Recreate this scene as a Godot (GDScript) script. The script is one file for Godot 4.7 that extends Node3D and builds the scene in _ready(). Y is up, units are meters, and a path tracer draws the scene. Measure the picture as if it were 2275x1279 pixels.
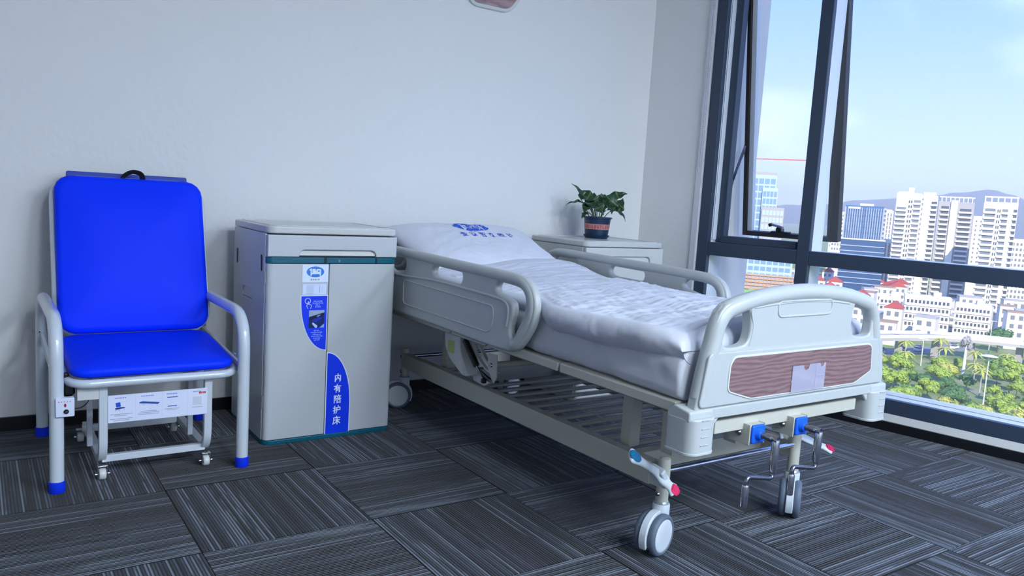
extends Node3D
# A small show room on a high floor: ward bed, attendant chair, two ward cabinets, a wide window over a city.

var M := {}
var taken := {}
var rng := RandomNumberGenerator.new()
const WYAW := 0.1922                       # the window wall opens 11 degrees wider than square
var WT := Vector3(sin(WYAW), 0, cos(WYAW)) # along the window wall
var WN := Vector3(cos(WYAW), 0, -sin(WYAW))# out of the window
var WB := Basis(WT, Vector3.UP, -WN)


func _ready() -> void:
	rng.seed = 7
	camera_and_light()
	materials()
	setting()
	window_wall()
	chair()
	ward_cabinet()
	bedside_cabinet()
	bed()
	bedding()
	plant()
	wall_board()
	city()


func camera_and_light() -> void:
	var cam := Camera3D.new()
	cam.name = "camera"
	cam.keep_aspect = Camera3D.KEEP_HEIGHT
	cam.fov = 40.376
	cam.near = 0.05
	cam.far = 9000.0
	cam.transform = Transform3D(Basis(Vector3(0.82441, 0.05987, 0.562817), Vector3(0.015298, 0.991669, -0.127899), Vector3(-0.565786, 0.114051, 0.816626)), Vector3(0, 1.009, 0))
	add_child(cam)
	cam.current = true
	var env := Environment.new()
	env.background_mode = Environment.BG_SKY
	var sky := Sky.new()
	var sm := ProceduralSkyMaterial.new()
	sm.sky_top_color = Color(0.36, 0.58, 0.99)
	sm.sky_horizon_color = Color(0.82, 0.89, 1.0)
	sm.sky_curve = 0.12
	sm.ground_bottom_color = Color(0.45, 0.47, 0.45)
	sm.ground_horizon_color = Color(0.8, 0.86, 0.92)
	sm.sun_angle_max = 1.0
	sm.sky_energy_multiplier = 1.12
	sm.sky_cover = clouds()
	sky.sky_material = sm
	env.sky = sky
	env.tonemap_mode = Environment.TONE_MAPPER_LINEAR
	env.tonemap_exposure = 1.45
	env.sdfgi_enabled = true
	env.ssao_enabled = true
	env.ssil_enabled = true
	env.fog_enabled = true
	env.fog_mode = Environment.FOG_MODE_EXPONENTIAL
	env.fog_density = 0.00024
	env.fog_light_color = Color(0.94, 0.97, 1.0)
	var we := WorldEnvironment.new()
	we.name = "world"
	we.environment = env
	add_child(we)
	var sun := DirectionalLight3D.new()
	sun.name = "sun"
	sun.light_color = Color(1.0, 0.95, 0.88)
	sun.light_energy = 1.6
	sun.light_angular_distance = 0.53
	sun.shadow_enabled = true
	add_child(sun)
	sun.look_at_from_position(Vector3.ZERO, Vector3(0.60, -0.55, -0.58), Vector3.UP)


func clouds() -> ImageTexture:
	# thin wisps of cloud, light grey, low over the horizon all the way round
	var im := Image.create(1024, 512, false, Image.FORMAT_RGBA8)
	var n := FastNoiseLite.new()
	n.seed = 4
	n.frequency = 0.012
	n.fractal_octaves = 5
	for y in range(150, 252):
		var el := (256.0 - y) / 256.0 * 90.0
		var band := clampf((el - 2.0) / 5.0, 0, 1) * clampf((34.0 - el) / 14.0, 0, 1)
		for x in 1024:
			var a := TAU * x / 1024.0
			var v := n.get_noise_3d(cos(a) * 150.0, y * 2.6, sin(a) * 150.0)
			v = clampf((v - 0.22) * 2.2, 0, 1) * band
			im.set_pixel(x, y, Color(1, 1, 1, v * 0.35))
	return ImageTexture.create_from_image(im)


# ---------------------------------------------------------------- names and tags

func numbered(n: String) -> String:
	if not taken.has(n):
		taken[n] = 0
		return n
	taken[n] += 1
	return "%s_%03d" % [n, taken[n]]


func tag(o: Node3D, label := "", category := "", group := "", kind := "") -> Node3D:
	if label != "": o.set_meta("label", label)
	if category != "": o.set_meta("category", category)
	if group != "": o.set_meta("group", group)
	if kind != "": o.set_meta("kind", kind)
	return o


func thing(called: String, label: String, category: String, at := Vector3.ZERO, group := "") -> Node3D:
	var o := Node3D.new()
	o.name = numbered(called)
	add_child(o)
	o.position = at
	return tag(o, label, category, group)


func structure(called: String, label: String, category: String, at := Vector3.ZERO) -> Node3D:
	var o := thing(called, label, category, at)
	o.set_meta("kind", "structure")
	return o


# a mesh whose shape is given in room coordinates, put under a thing or a part
func part(parent: Node3D, called: String, mesh: Mesh, mat: Material, label := "") -> MeshInstance3D:
	var o := MeshInstance3D.new()
	o.name = called
	o.mesh = mesh
	o.material_override = mat
	parent.add_child(o, true)
	if parent != self:
		o.transform = parent.global_transform.affine_inverse()
	if label != "": o.set_meta("label", label)
	return o


# a mesh given in its parent's own coordinates
func piece(parent: Node3D, called: String, mesh: Mesh, mat: Material, t := Transform3D()) -> MeshInstance3D:
	var o := MeshInstance3D.new()
	o.name = called
	o.mesh = mesh
	o.material_override = mat
	parent.add_child(o, true)
	o.transform = t
	return o


func solo(called: String, mesh: Mesh, mat: Material, label: String, category: String, group := "", kind := "") -> MeshInstance3D:
	var o := MeshInstance3D.new()
	o.name = numbered(called)
	o.mesh = mesh
	o.material_override = mat
	add_child(o)
	tag(o, label, category, group, kind)
	return o


func w(s: float, y: float, c: float) -> Vector3:
	return WT * s + WN * c + Vector3(0, y, 0)


# ---------------------------------------------------------------- shapes

class G:
	var v := PackedVector3Array()
	var n := PackedVector3Array()
	var uv := PackedVector2Array()
	var ix := PackedInt32Array()

	func vert(p: Vector3, nn: Vector3, t := Vector2.ZERO) -> int:
		v.append(p)
		n.append(nn)
		uv.append(t)
		return v.size() - 1

	func tri(a: int, b: int, c: int) -> void:
		var f := (v[b] - v[a]).cross(v[c] - v[a])
		if f.dot(n[a] + n[b] + n[c]) > 0.0:
			ix.append_array([a, c, b])
		else:
			ix.append_array([a, b, c])

	func quad(a: int, b: int, c: int, d: int) -> void:
		tri(a, b, c)
		tri(a, c, d)

	func face(p: Array, nn: Vector3) -> void:
		var k := []
		for q in p: k.append(vert(q, nn))
		for i in range(1, k.size() - 1): tri(k[0], k[i], k[i + 1])

	func box(c: Vector3, s: Vector3, bev := 0.002, b := Basis()) -> G:
		var h := s * 0.5
		bev = minf(bev, minf(h.x, minf(h.y, h.z)) * 0.9)
		var id := {}
		for sx in [-1, 1]:
			for sy in [-1, 1]:
				for sz in [-1, 1]:
					var sg := Vector3(sx, sy, sz)
					for ax in 3:
						var p := h - Vector3.ONE * bev
						p[ax] = h[ax]
						var nn := Vector3.ZERO
						nn[ax] = sg[ax]
						var face_uv := Vector2(p[(ax + 1) % 3] * sg[(ax + 1) % 3], p[(ax + 2) % 3] * sg[(ax + 2) % 3])
						id[[sx, sy, sz, ax]] = vert(c + b * (p * sg), b * nn, face_uv)
		for ax in 3:
			var u := (ax + 1) % 3
			var w2 := (ax + 2) % 3
			for sg in [-1, 1]:
				var q := []
				for e in [[-1, -1], [1, -1], [1, 1], [-1, 1]]:
					var k := [0, 0, 0, ax]
					k[ax] = sg
					k[u] = e[0]
					k[w2] = e[1]
					q.append(id[k])
				quad(q[0], q[1], q[2], q[3])
			if bev > 0.0:
				for s1 in [-1, 1]:
					for s2 in [-1, 1]:
						var e := []
						for a in [[-1, u], [1, u], [1, w2], [-1, w2]]:
							var k := [0, 0, 0, a[1]]
							k[ax] = a[0]
							k[u] = s1
							k[w2] = s2
							e.append(id[k])
						quad(e[0], e[1], e[2], e[3])
		if bev > 0.0:
			for sx in [-1, 1]:
				for sy in [-1, 1]:
					for sz in [-1, 1]:
						tri(id[[sx, sy, sz, 0]], id[[sx, sy, sz, 1]], id[[sx, sy, sz, 2]])
		return self

	func bar(a: Vector3, b: Vector3, wd: float, ht: float, up := Vector3.UP, bev := 0.002) -> G:
		var z := (b - a).normalized()
		var x := up.cross(z).normalized()
		var y := z.cross(x)
		return box((a + b) * 0.5, Vector3(wd, ht, a.distance_to(b)), bev, Basis(x, y, z))

	func tube(p: PackedVector3Array, r, seg := 12, caps := true, closed := false) -> G:
		var m := p.size()
		var t := PackedVector3Array()
		for i in m:
			var a := p[(i - 1 + m) % m] if closed or i > 0 else p[i]
			var b := p[(i + 1) % m] if closed or i < m - 1 else p[i]
			t.append((b - a).normalized())
		var side := t[0].cross(Vector3.UP if absf(t[0].y) < 0.9 else Vector3.RIGHT).normalized()
		var rows := []
		for i in m:
			side = (side - t[i] * side.dot(t[i])).normalized()
			var up := t[i].cross(side)
			var rr: float = r[i] if r is Array or r is PackedFloat32Array else r
			var row := []
			for k in seg + 1:
				var an := TAU * k / seg
				var d := side * cos(an) + up * sin(an)
				row.append(vert(p[i] + d * rr, d, Vector2(float(k) / seg, float(i) / m)))
			rows.append(row)
		var last := m if closed else m - 1
		for i in last:
			for k in seg:
				quad(rows[i][k], rows[i][k + 1], rows[(i + 1) % m][k + 1], rows[(i + 1) % m][k])
		if caps and not closed:
			for e in [0, m - 1]:
				var nn := -t[0] if e == 0 else t[e]
				var c := vert(p[e], nn)
				var ring := []
				for k in seg + 1: ring.append(vert(v[rows[e][k]], nn))
				for k in seg: tri(c, ring[k], ring[k + 1])
		return self

	# profile of (radius, height) turned round the y axis of the given place
	func lathe(prof: Array, at := Transform3D(), seg := 24) -> G:
		var ns := []
		for i in prof.size() - 1:
			var d: Vector2 = prof[i + 1] - prof[i]
			ns.append(Vector2(d.y, -d.x).normalized())
		for i in prof.size() - 1:
			if prof[i].is_equal_approx(prof[i + 1]): continue
			var n0: Vector2 = ns[i]
			var n1: Vector2 = ns[i]
			if i > 0 and ns[i - 1].dot(ns[i]) > 0.75: n0 = (ns[i - 1] + ns[i]).normalized()
			if i < ns.size() - 1 and ns[i + 1].dot(ns[i]) > 0.75: n1 = (ns[i + 1] + ns[i]).normalized()
			var ra := []
			var rb := []
			for k in seg + 1:
				var a := TAU * k / seg
				var c := Vector3(cos(a), 0, sin(a))
				ra.append(vert(at * (c * prof[i].x + Vector3.UP * prof[i].y), at.basis * (c * n0.x + Vector3.UP * n0.y), Vector2(float(k) / seg, prof[i].y)))
				rb.append(vert(at * (c * prof[i + 1].x + Vector3.UP * prof[i + 1].y), at.basis * (c * n1.x + Vector3.UP * n1.y), Vector2(float(k) / seg, prof[i + 1].y)))
			for k in seg:
				if prof[i].x > 1e-6: tri(ra[k], ra[k + 1], rb[k])
				if prof[i + 1].x > 1e-6: tri(ra[k + 1], rb[k + 1], rb[k])
		return self

	static func shrink(p: PackedVector2Array, d: float) -> PackedVector2Array:
		# moves every edge of a counter-clockwise outline inwards by d
		var o := PackedVector2Array()
		var m := p.size()
		for i in m:
			var e0 := (p[i] - p[(i - 1 + m) % m]).normalized()
			var e1 := (p[(i + 1) % m] - p[i]).normalized()
			var n0 := Vector2(-e0.y, e0.x)
			var n1 := Vector2(-e1.y, e1.x)
			o.append(p[i] + (n0 + n1) / maxf(0.35, 1.0 + n0.dot(n1)) * d)
		return o

	static func ccw(p: PackedVector2Array, want := true) -> PackedVector2Array:
		var a := 0.0
		for i in p.size(): a += p[i].cross(p[(i + 1) % p.size()])
		if (a > 0) != want:
			p = p.duplicate()
			p.reverse()
		return p

	static func keyhole(outer: PackedVector2Array, holes: Array) -> PackedVector2Array:
		var poly := outer
		for h in holes:
			var best := 1e9
			var bi := 0
			var bj := 0
			for i in poly.size():
				for j in h.size():
					var d: float = poly[i].distance_squared_to(h[j])
					if d < best:
						best = d
						bi = i
						bj = j
			var o := PackedVector2Array()
			for i in bi + 1: o.append(poly[i])
			for k in h.size() + 1: o.append(h[(bj + k) % h.size()])
			for i in range(bi, poly.size()): o.append(poly[i])
			poly = o
		return poly

	# cuts an outline into triangles, ear by ear; keyholes and touching points are allowed
	static func ears(p: PackedVector2Array) -> PackedInt32Array:
		var left := range(p.size())
		var o := PackedInt32Array()
		while left.size() > 2:
			var m: int = left.size()
			var cut := -1
			var worst := 0
			var best := -1e9
			for i in m:
				var a := p[left[(i - 1 + m) % m]] * 1000.0
				var b := p[left[i]] * 1000.0
				var c := p[left[(i + 1) % m]] * 1000.0
				var turn := (b - a).cross(c - b)
				if absf(turn) < 1e-7:
					cut = i
					break
				if turn < 0.0: continue
				if turn > best:
					best = turn
					worst = i
				var ok := true
				for j in m:
					var q := p[left[j]] * 1000.0
					if q.is_equal_approx(a) or q.is_equal_approx(b) or q.is_equal_approx(c): continue
					if (b - a).cross(q - a) >= 0.0 and (c - b).cross(q - b) >= 0.0 and (a - c).cross(q - c) >= 0.0:
						ok = false
						break
				if ok:
					cut = i
					break
			if cut < 0: cut = worst
			o.append_array([left[(cut - 1 + m) % m], left[cut], left[(cut + 1) % m]])
			left.remove_at(cut)
		return o

	# an outline in the xy plane of the given place, drawn out along its z axis, edges rounded
	func prism(outline: PackedVector2Array, at: Transform3D, depth: float, bev := 0.003, holes := [], seg := 3, uvs := Rect2()) -> G:
		var loops := [ccw(outline)]
		for h in holes: loops.append(ccw(h, false))
		var rings := []
		for k in seg + 1:
			var a := PI * 0.5 * k / seg
			rings.append([bev * (1.0 - sin(a)), bev * (1.0 - cos(a)), sin(a), -cos(a)])
		for k in seg + 1:
			var a := PI * 0.5 * (1.0 - float(k) / seg)
			rings.append([bev * (1.0 - sin(a)), depth - bev * (1.0 - cos(a)), sin(a), cos(a)])
		var capped := []
		for L in loops:
			var m: int = L.size()
			var nrm := []
			for i in m:
				var e: Vector2 = (L[(i + 1) % m] - L[i]).normalized()
				nrm.append(Vector2(e.y, -e.x))
			var ring_pts := []
			for r in rings: ring_pts.append(shrink(L, r[0]))
			capped.append([ring_pts[0], ring_pts[-1]])
			for i in m:
				var j := (i + 1) % m
				var na: Vector2 = nrm[i]
				var nb: Vector2 = nrm[i]
				if nrm[(i - 1 + m) % m].dot(nrm[i]) > 0.7: na = (nrm[(i - 1 + m) % m] + nrm[i]).normalized()
				if nrm[j].dot(nrm[i]) > 0.7: nb = (nrm[j] + nrm[i]).normalized()
				var prev := []
				for r in rings.size():
					var R: Array = rings[r]
					var pa: Vector2 = ring_pts[r][i]
					var pb: Vector2 = ring_pts[r][j]
					var cur := [
						vert(at * Vector3(pa.x, pa.y, R[1]), at.basis * Vector3(na.x * R[2], na.y * R[2], R[3]), tex(pa, uvs)),
						vert(at * Vector3(pb.x, pb.y, R[1]), at.basis * Vector3(nb.x * R[2], nb.y * R[2], R[3]), tex(pb, uvs))]
					if r > 0: quad(prev[0], prev[1], cur[1], cur[0])
					prev = cur
		for e in 2:
			var hs := []
			for i in range(1, capped.size()): hs.append(capped[i][e])
			var poly := keyhole(capped[0][e], hs)
			var t := ears(poly)
			var nn := at.basis * Vector3(0, 0, -1 if e == 0 else 1)
			var at0 := v.size()
			for q in poly: vert(at * Vector3(q.x, q.y, 0.0 if e == 0 else depth), nn, tex(q, uvs))
			for i in range(0, t.size(), 3): tri(at0 + t[i], at0 + t[i + 1], at0 + t[i + 2])
		return self

	static func tex(p: Vector2, r: Rect2) -> Vector2:
		if r.size.x == 0.0: return p
		return Vector2((p.x - r.position.x) / r.size.x, 1.0 - (p.y - r.position.y) / r.size.y)

	func grid(f: Callable, nu: int, nv: int, inside := Vector3.INF) -> G:
		var base := v.size()
		for i in nu + 1:
			for j in nv + 1: vert(f.call(float(i) / nu, float(j) / nv), Vector3.ZERO, Vector2(float(i) / nu, float(j) / nv))
		var st := nv + 1
		var sgn := 1.0
		if inside != Vector3.INF:
			var k := base + (nu / 2) * st + nv / 2
			var nn := (v[k + st] - v[k]).cross(v[k + 1] - v[k])
			if nn.dot(v[k] - inside) < 0: sgn = -1.0
		for i in nu + 1:
			for j in nv + 1:
				var i0 := maxi(i - 1, 0)
				var i1 := mini(i + 1, nu)
				var j0 := maxi(j - 1, 0)
				var j1 := mini(j + 1, nv)
				var du := v[base + i1 * st + j] - v[base + i0 * st + j]
				var dv := v[base + i * st + j1] - v[base + i * st + j0]
				var nn := du.cross(dv)
				if nn.length_squared() < 1e-18:
					var k1 := clampi(j, 1, nv - 1)
					var l1 := clampi(i, 1, nu - 1)
					nn = (v[base + (l1 + 1) * st + k1] - v[base + (l1 - 1) * st + k1]).cross(v[base + l1 * st + k1 + 1] - v[base + l1 * st + k1 - 1])
				n[base + i * st + j] = nn.normalized() * sgn
		for i in nu:
			for j in nv:
				var a := base + i * st + j
				quad(a, a + st, a + st + 1, a + 1)
		return self

	func mesh() -> ArrayMesh:
		var a := []
		a.resize(Mesh.ARRAY_MAX)
		a[Mesh.ARRAY_VERTEX] = v
		a[Mesh.ARRAY_NORMAL] = n
		a[Mesh.ARRAY_TEX_UV] = uv
		a[Mesh.ARRAY_INDEX] = ix
		var m := ArrayMesh.new()
		m.add_surface_from_arrays(Mesh.PRIMITIVE_TRIANGLES, a)
		return m


func V2(a: Array) -> PackedVector2Array:
	var o := PackedVector2Array()
	for i in range(0, a.size(), 2): o.append(Vector2(a[i], a[i + 1]))
	return o


func V3(a: Array) -> PackedVector3Array:
	var o := PackedVector3Array()
	for i in range(0, a.size(), 3): o.append(Vector3(a[i], a[i + 1], a[i + 2]))
	return o


func rrect(x0: float, y0: float, x1: float, y1: float, r, seg := 5) -> PackedVector2Array:
	var rr: Array = r if r is Array else [r, r, r, r]   # corners x1y1, x0y1, x0y0, x1y0
	var o := PackedVector2Array()
	var cs := [[x1, y1, -1, -1], [x0, y1, 1, -1], [x0, y0, 1, 1], [x1, y0, -1, 1]]
	for k in 4:
		var c: Array = cs[k]
		var q: float = rr[k]
		if q <= 0.0:
			o.append(Vector2(c[0], c[1]))
			continue
		var m := Vector2(c[0] + c[2] * q, c[1] + c[3] * q)
		for i in seg + 1:
			var a := PI * 0.5 * (k + float(i) / seg)
			o.append(m + Vector2(cos(a), sin(a)) * q)
	return o


# rounds the corners of an outline
func fillet(p: PackedVector2Array, r: float, seg := 4) -> PackedVector2Array:
	var o := PackedVector2Array()
	var m := p.size()
	for i in m:
		var a := p[(i - 1 + m) % m]
		var b := p[i]
		var c := p[(i + 1) % m]
		var d := minf(r, 0.45 * minf(a.distance_to(b), b.distance_to(c)))
		var s := b + (a - b).normalized() * d
		var e := b + (c - b).normalized() * d
		for k in seg + 1:
			var t := float(k) / seg
			o.append(s.lerp(b, t).lerp(b.lerp(e, t), t))
	return o


# a path through the points with rounded bends
func bend(p: PackedVector3Array, r: float, seg := 6) -> PackedVector3Array:
	var o := PackedVector3Array([p[0]])
	for i in range(1, p.size() - 1):
		var d := minf(r, 0.48 * minf(p[i].distance_to(p[i - 1]), p[i].distance_to(p[i + 1])))
		var s := p[i] + (p[i - 1] - p[i]).normalized() * d
		var e := p[i] + (p[i + 1] - p[i]).normalized() * d
		for k in seg + 1:
			var t := float(k) / seg
			o.append(s.lerp(p[i], t).lerp(p[i].lerp(e, t), t))
	o.append(p[p.size() - 1])
	return o


func spline(p: PackedVector3Array, per := 6) -> PackedVector3Array:
	var o := PackedVector3Array()
	for i in p.size() - 1:
		var a := p[maxi(i - 1, 0)]
		var d := p[mini(i + 2, p.size() - 1)]
		for k in per: o.append(p[i].cubic_interpolate(p[i + 1], a, d, float(k) / per))
	o.append(p[p.size() - 1])
	return o


func smooth2(p: PackedVector2Array, per := 4) -> PackedVector2Array:
	var o := PackedVector2Array()
	var m := p.size()
	for i in m:
		for k in per: o.append(p[i].cubic_interpolate(p[(i + 1) % m], p[(i - 1 + m) % m], p[(i + 2) % m], float(k) / per))
	return o


# places whose xy plane faces the given way
func facing_z(z: float) -> Transform3D: return Transform3D(Basis(), Vector3(0, 0, z))
func facing_x(x: float) -> Transform3D: return Transform3D(Basis(Vector3(0, 0, 1), Vector3.UP, Vector3(-1, 0, 0)), Vector3(x, 0, 0))   # outline in (z, y), drawn out towards -x
func facing_y(y: float) -> Transform3D: return Transform3D(Basis(Vector3.RIGHT, Vector3(0, 0, -1), Vector3.UP), Vector3(0, y, 0))       # outline in (x, -z), drawn out upwards


# ---------------------------------------------------------------- materials

func mat(key: String, c: Color, rough := 0.5, metal := 0.0, spec := 0.5) -> StandardMaterial3D:
	var m := StandardMaterial3D.new()
	m.resource_name = key
	m.albedo_color = c
	m.roughness = rough
	m.metallic = metal
	m.metallic_specular = spec
	M[key] = m
	return m


func noise_tex(seed_: int, freq: float, size := 256, normal := false, strength := 4.0) -> NoiseTexture2D:
	var t := NoiseTexture2D.new()
	var n := FastNoiseLite.new()
	n.seed = seed_
	n.frequency = freq
	n.fractal_octaves = 4
	t.noise = n
	t.width = size
	t.height = size
	t.seamless = true
	t.as_normal_map = normal
	t.bump_strength = strength
	return t


func materials() -> void:
	var m := mat("wall_paint", Color(0.88, 0.88, 0.88), 0.85)
	m.uv1_triplanar = true
	m.uv1_world_triplanar = true
	m.uv1_scale = Vector3.ONE * 1.5
	m.normal_enabled = true
	m.normal_texture = noise_tex(3, 0.05, 256, true, 3.0)
	m.normal_scale = 0.15
	mat("ceiling_paint", Color(0.88, 0.88, 0.87), 0.9)
	mat("base_black", Color(0.055, 0.06, 0.08), 0.35)
	mat("floor_sub", Color(0.2, 0.2, 0.2), 0.9)
	mat("frame_dark", Color(0.20, 0.25, 0.33), 0.4)
	mat("frame_light", Color(0.86, 0.88, 0.92), 0.3, 0.0)
	mat("frame_brown", Color(0.16, 0.14, 0.15), 0.5)
	var g := mat("glass", Color(0.93, 0.97, 1.0, 0.02), 0.02, 0.0, 0.2)
	g.transparency = BaseMaterial3D.TRANSPARENCY_ALPHA
	mat("abs", Color(0.70, 0.72, 0.725), 0.32)
	mat("abs_white", Color(0.80, 0.81, 0.81), 0.3)
	mat("steel_cream", Color(0.73, 0.73, 0.685), 0.38)
	mat("tube_white", Color(0.78, 0.81, 0.85), 0.14).clearcoat_enabled = true
	mat("steel_grey", Color(0.62, 0.64, 0.66), 0.3, 0.5)
	mat("chrome", Color(0.92, 0.92, 0.94), 0.16, 1.0)
	mat("chrome_dark", Color(0.60, 0.60, 0.64), 0.2, 1.0)
	mat("tyre", Color(0.34, 0.39, 0.46), 0.6)
	mat("castor_white", Color(0.78, 0.81, 0.84), 0.35)
	mat("black_plastic", Color(0.03, 0.03, 0.035), 0.35)
	mat("pedal_teal", Color(0.03, 0.40, 0.58), 0.4)
	mat("pedal_red", Color(0.80, 0.10, 0.32), 0.45)
	mat("crank_blue", Color(0.05, 0.36, 0.86), 0.35)
	var vin := mat("vinyl_blue", Color(0.0, 0.20, 0.97), 0.5, 0.0, 0.25)
	vin.normal_enabled = true
	vin.normal_texture = noise_tex(5, 0.12, 256, true, 2.0)
	vin.normal_scale = 0.12
	vin.uv1_triplanar = true
	vin.uv1_scale = Vector3.ONE * 14.0
	mat("vinyl_dark", Color(0.02, 0.20, 0.62), 0.5)
	mat("cap_blue", Color(0.03, 0.20, 0.90), 0.4)
	mat("webbing_black", Color(0.02, 0.02, 0.022), 0.85)
	mat("cab_body", Color(0.75, 0.77, 0.79), 0.28)
	mat("cab_lid", Color(0.78, 0.785, 0.78), 0.25)
	mat("teal", Color(0.0, 0.36, 0.45), 0.35)
	mat("teal_dark", Color(0.01, 0.12, 0.17), 0.4)
	mat("slot_dark", Color(0.10, 0.11, 0.13), 0.6)  # slot insides; also the painted shade strip at the drawer grip
	for q in [["quilt", Color(0.81, 0.82, 0.87)], ["linen", Color(0.79, 0.80, 0.84)], ["pillow_cotton", Color(0.84, 0.85, 0.90)]]:
		var f := mat(q[0], q[1], 0.7)
		f.rim_enabled = true
		f.rim = 0.25
		f.normal_enabled = true
		f.normal_texture = noise_tex(9, 0.25, 256, true, 2.0)
		f.normal_scale = 0.12
		f.uv1_triplanar = true
		f.uv1_scale = Vector3.ONE * 8.0
	mat("ink_blue", Color(0.03, 0.32, 0.80), 0.7)
	mat("pot_blue", Color(0.02, 0.16, 0.28), 0.35)
	mat("soil", Color(0.13, 0.09, 0.06), 0.95)
	mat("print_white", Color(0.86, 0.89, 0.95), 0.35)
	mat("yellow_label", Color(0.70, 0.74, 0.45), 0.5)
	mat("blind_white", Color(0.80, 0.81, 0.84), 0.5)
	mat("leaf_stem", Color(0.30, 0.42, 0.18), 0.6)
	mat("facade_pier", Color(0.95, 0.91, 0.89), 0.8)


# ---------------------------------------------------------------- printing

const STROKES := {
	"内": [[18, 28, 18, 94], [18, 28, 82, 28, 82, 88, 72, 92], [50, 6, 50, 40, 42, 58, 28, 74], [50, 46, 60, 58, 72, 72]],
	"有": [[10, 26, 90, 26], [46, 6, 36, 34, 12, 62], [34, 44, 34, 94], [34, 44, 76, 44, 76, 88, 66, 92], [34, 58, 76, 58], [34, 72, 76, 72]],
	"陪": [[14, 12, 14, 94], [14, 14, 36, 14, 26, 36, 36, 50, 32, 62, 20, 62], [66, 4, 68, 14], [44, 18, 94, 18], [54, 26, 60, 40], [82, 24, 76, 40], [40, 46, 97, 46], [50, 60, 50, 94], [50, 60, 88, 60, 88, 94], [50, 88, 88, 88]],
	"护": [[6, 30, 40, 30], [24, 8, 24, 84, 14, 90], [6, 62, 42, 50], [66, 6, 72, 18], [52, 26, 52, 54, 40, 92], [52, 26, 90, 26, 90, 52, 52, 52]],
	"床": [[50, 4, 54, 14], [14, 20, 92, 20], [16, 20, 16, 60, 6, 92], [28, 46, 92, 46], [58, 28, 58, 94], [56, 48, 44, 70, 26, 84], [60, 48, 74, 68, 92, 82]],
	"壹": [[14, 14, 86, 14], [50, 2, 50, 28], [24, 28, 76, 28], [10, 54, 10, 40, 90, 40, 88, 54], [28, 52, 72, 52], [32, 62, 68, 62, 68, 76, 32, 76, 32, 62], [36, 80, 40, 90], [64, 80, 58, 90], [12, 94, 88, 94]],
	"家": [[48, 2, 54, 12], [10, 30, 12, 16, 90, 16, 86, 30], [26, 34, 76, 34], [54, 34, 40, 48, 16, 58], [42, 46, 56, 62, 58, 84, 46, 94], [50, 60, 34, 72, 14, 80], [56, 72, 40, 86, 16, 94], [80, 46, 62, 58], [60, 56, 72, 74, 92, 88]],
	"智": [[22, 4, 10, 22], [18, 14, 50, 14], [6, 30, 52, 30], [32, 14, 28, 36, 8, 52], [34, 36, 48, 48], [60, 44, 60, 12, 90, 12, 90, 44, 60, 44], [26, 96, 26, 56, 74, 56, 74, 96, 26, 96], [26, 76, 74, 76]],
	"享": [[48, 2, 52, 12], [10, 16, 90, 16], [28, 26, 72, 26, 72, 42, 28, 42, 28, 26], [22, 52, 78, 52, 54, 64], [52, 62, 54, 88, 42, 96], [8, 72, 94, 72]],
	"康": [[50, 2, 54, 12], [14, 16, 92, 16], [16, 16, 16, 58, 6, 94], [32, 28, 80, 28, 80, 54], [26, 40, 92, 40], [32, 54, 80, 54], [56, 20, 56, 88, 46, 94], [30, 62, 42, 70], [26, 88, 48, 74], [82, 60, 66, 70], [60, 66, 74, 80, 92, 92]],
	"G": [[85, 25, 60, 8, 25, 20, 15, 50, 25, 82, 60, 94, 85, 78, 85, 54, 58, 54]], "E": [[80, 8, 20, 8, 20, 94, 80, 94], [20, 50, 70, 50]], "U": [[18, 8, 18, 75, 40, 94, 62, 94, 84, 75, 84, 8]],
	"T": [[10, 10, 90, 10], [50, 10, 50, 94]], "L": [[22, 8, 22, 94, 80, 94]], "S": [[82, 22, 55, 8, 25, 18, 25, 42, 75, 58, 78, 82, 50, 94, 18, 82]], "Z": [[15, 10, 85, 10, 15, 94, 85, 94]], "I": [[50, 8, 50, 94]], "N": [[18, 94, 18, 8, 84, 94, 84, 8]], "O": [[50, 8, 22, 20, 14, 50, 22, 82, 50, 94, 78, 82, 86, 50, 78, 20, 50, 8]],
}


func ink_line(im: Image, a: Vector2, b: Vector2, r: float, c: Color) -> void:
	var x0 := maxi(0, int(minf(a.x, b.x) - r - 1))
	var x1 := mini(im.get_width() - 1, int(maxf(a.x, b.x) + r + 1))
	var y0 := maxi(0, int(minf(a.y, b.y) - r - 1))
	var y1 := mini(im.get_height() - 1, int(maxf(a.y, b.y) + r + 1))
	for y in range(y0, y1 + 1):
		for x in range(x0, x1 + 1):
			var p := Vector2(x + 0.5, y + 0.5)
			var d := p.distance_to(Geometry2D.get_closest_point_to_segment(p, a, b))
			var k := clampf(r + 0.5 - d, 0, 1)
			if k > 0: im.set_pixel(x, y, im.get_pixel(x, y).lerp(c, k))


func ink_char(im: Image, ch: String, at: Vector2, size: Vector2, r: float, c: Color) -> void:
	for s in STROKES[ch]:
		for i in range(0, s.size() - 2, 2):
			ink_line(im, at + Vector2(s[i], s[i + 1]) * size / 100.0, at + Vector2(s[i + 2], s[i + 3]) * size / 100.0, r, c)


func ink_poly(im: Image, p: PackedVector2Array, c: Color) -> void:
	var lo := p[0]
	var hi := p[0]
	for q in p:
		lo = lo.min(q)
		hi = hi.max(q)
	for y in range(maxi(0, int(lo.y)), mini(im.get_height(), int(hi.y) + 1)):
		for x in range(maxi(0, int(lo.x)), mini(im.get_width(), int(hi.x) + 1)):
			if Geometry2D.is_point_in_polygon(Vector2(x + 0.5, y + 0.5), p): im.set_pixel(x, y, c)


func ellipse(c: Vector2, rx: float, ry: float, n := 40) -> PackedVector2Array:
	var o := PackedVector2Array()
	for i in n: o.append(c + Vector2(cos(TAU * i / n) * rx, sin(TAU * i / n) * ry))
	return o


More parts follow.
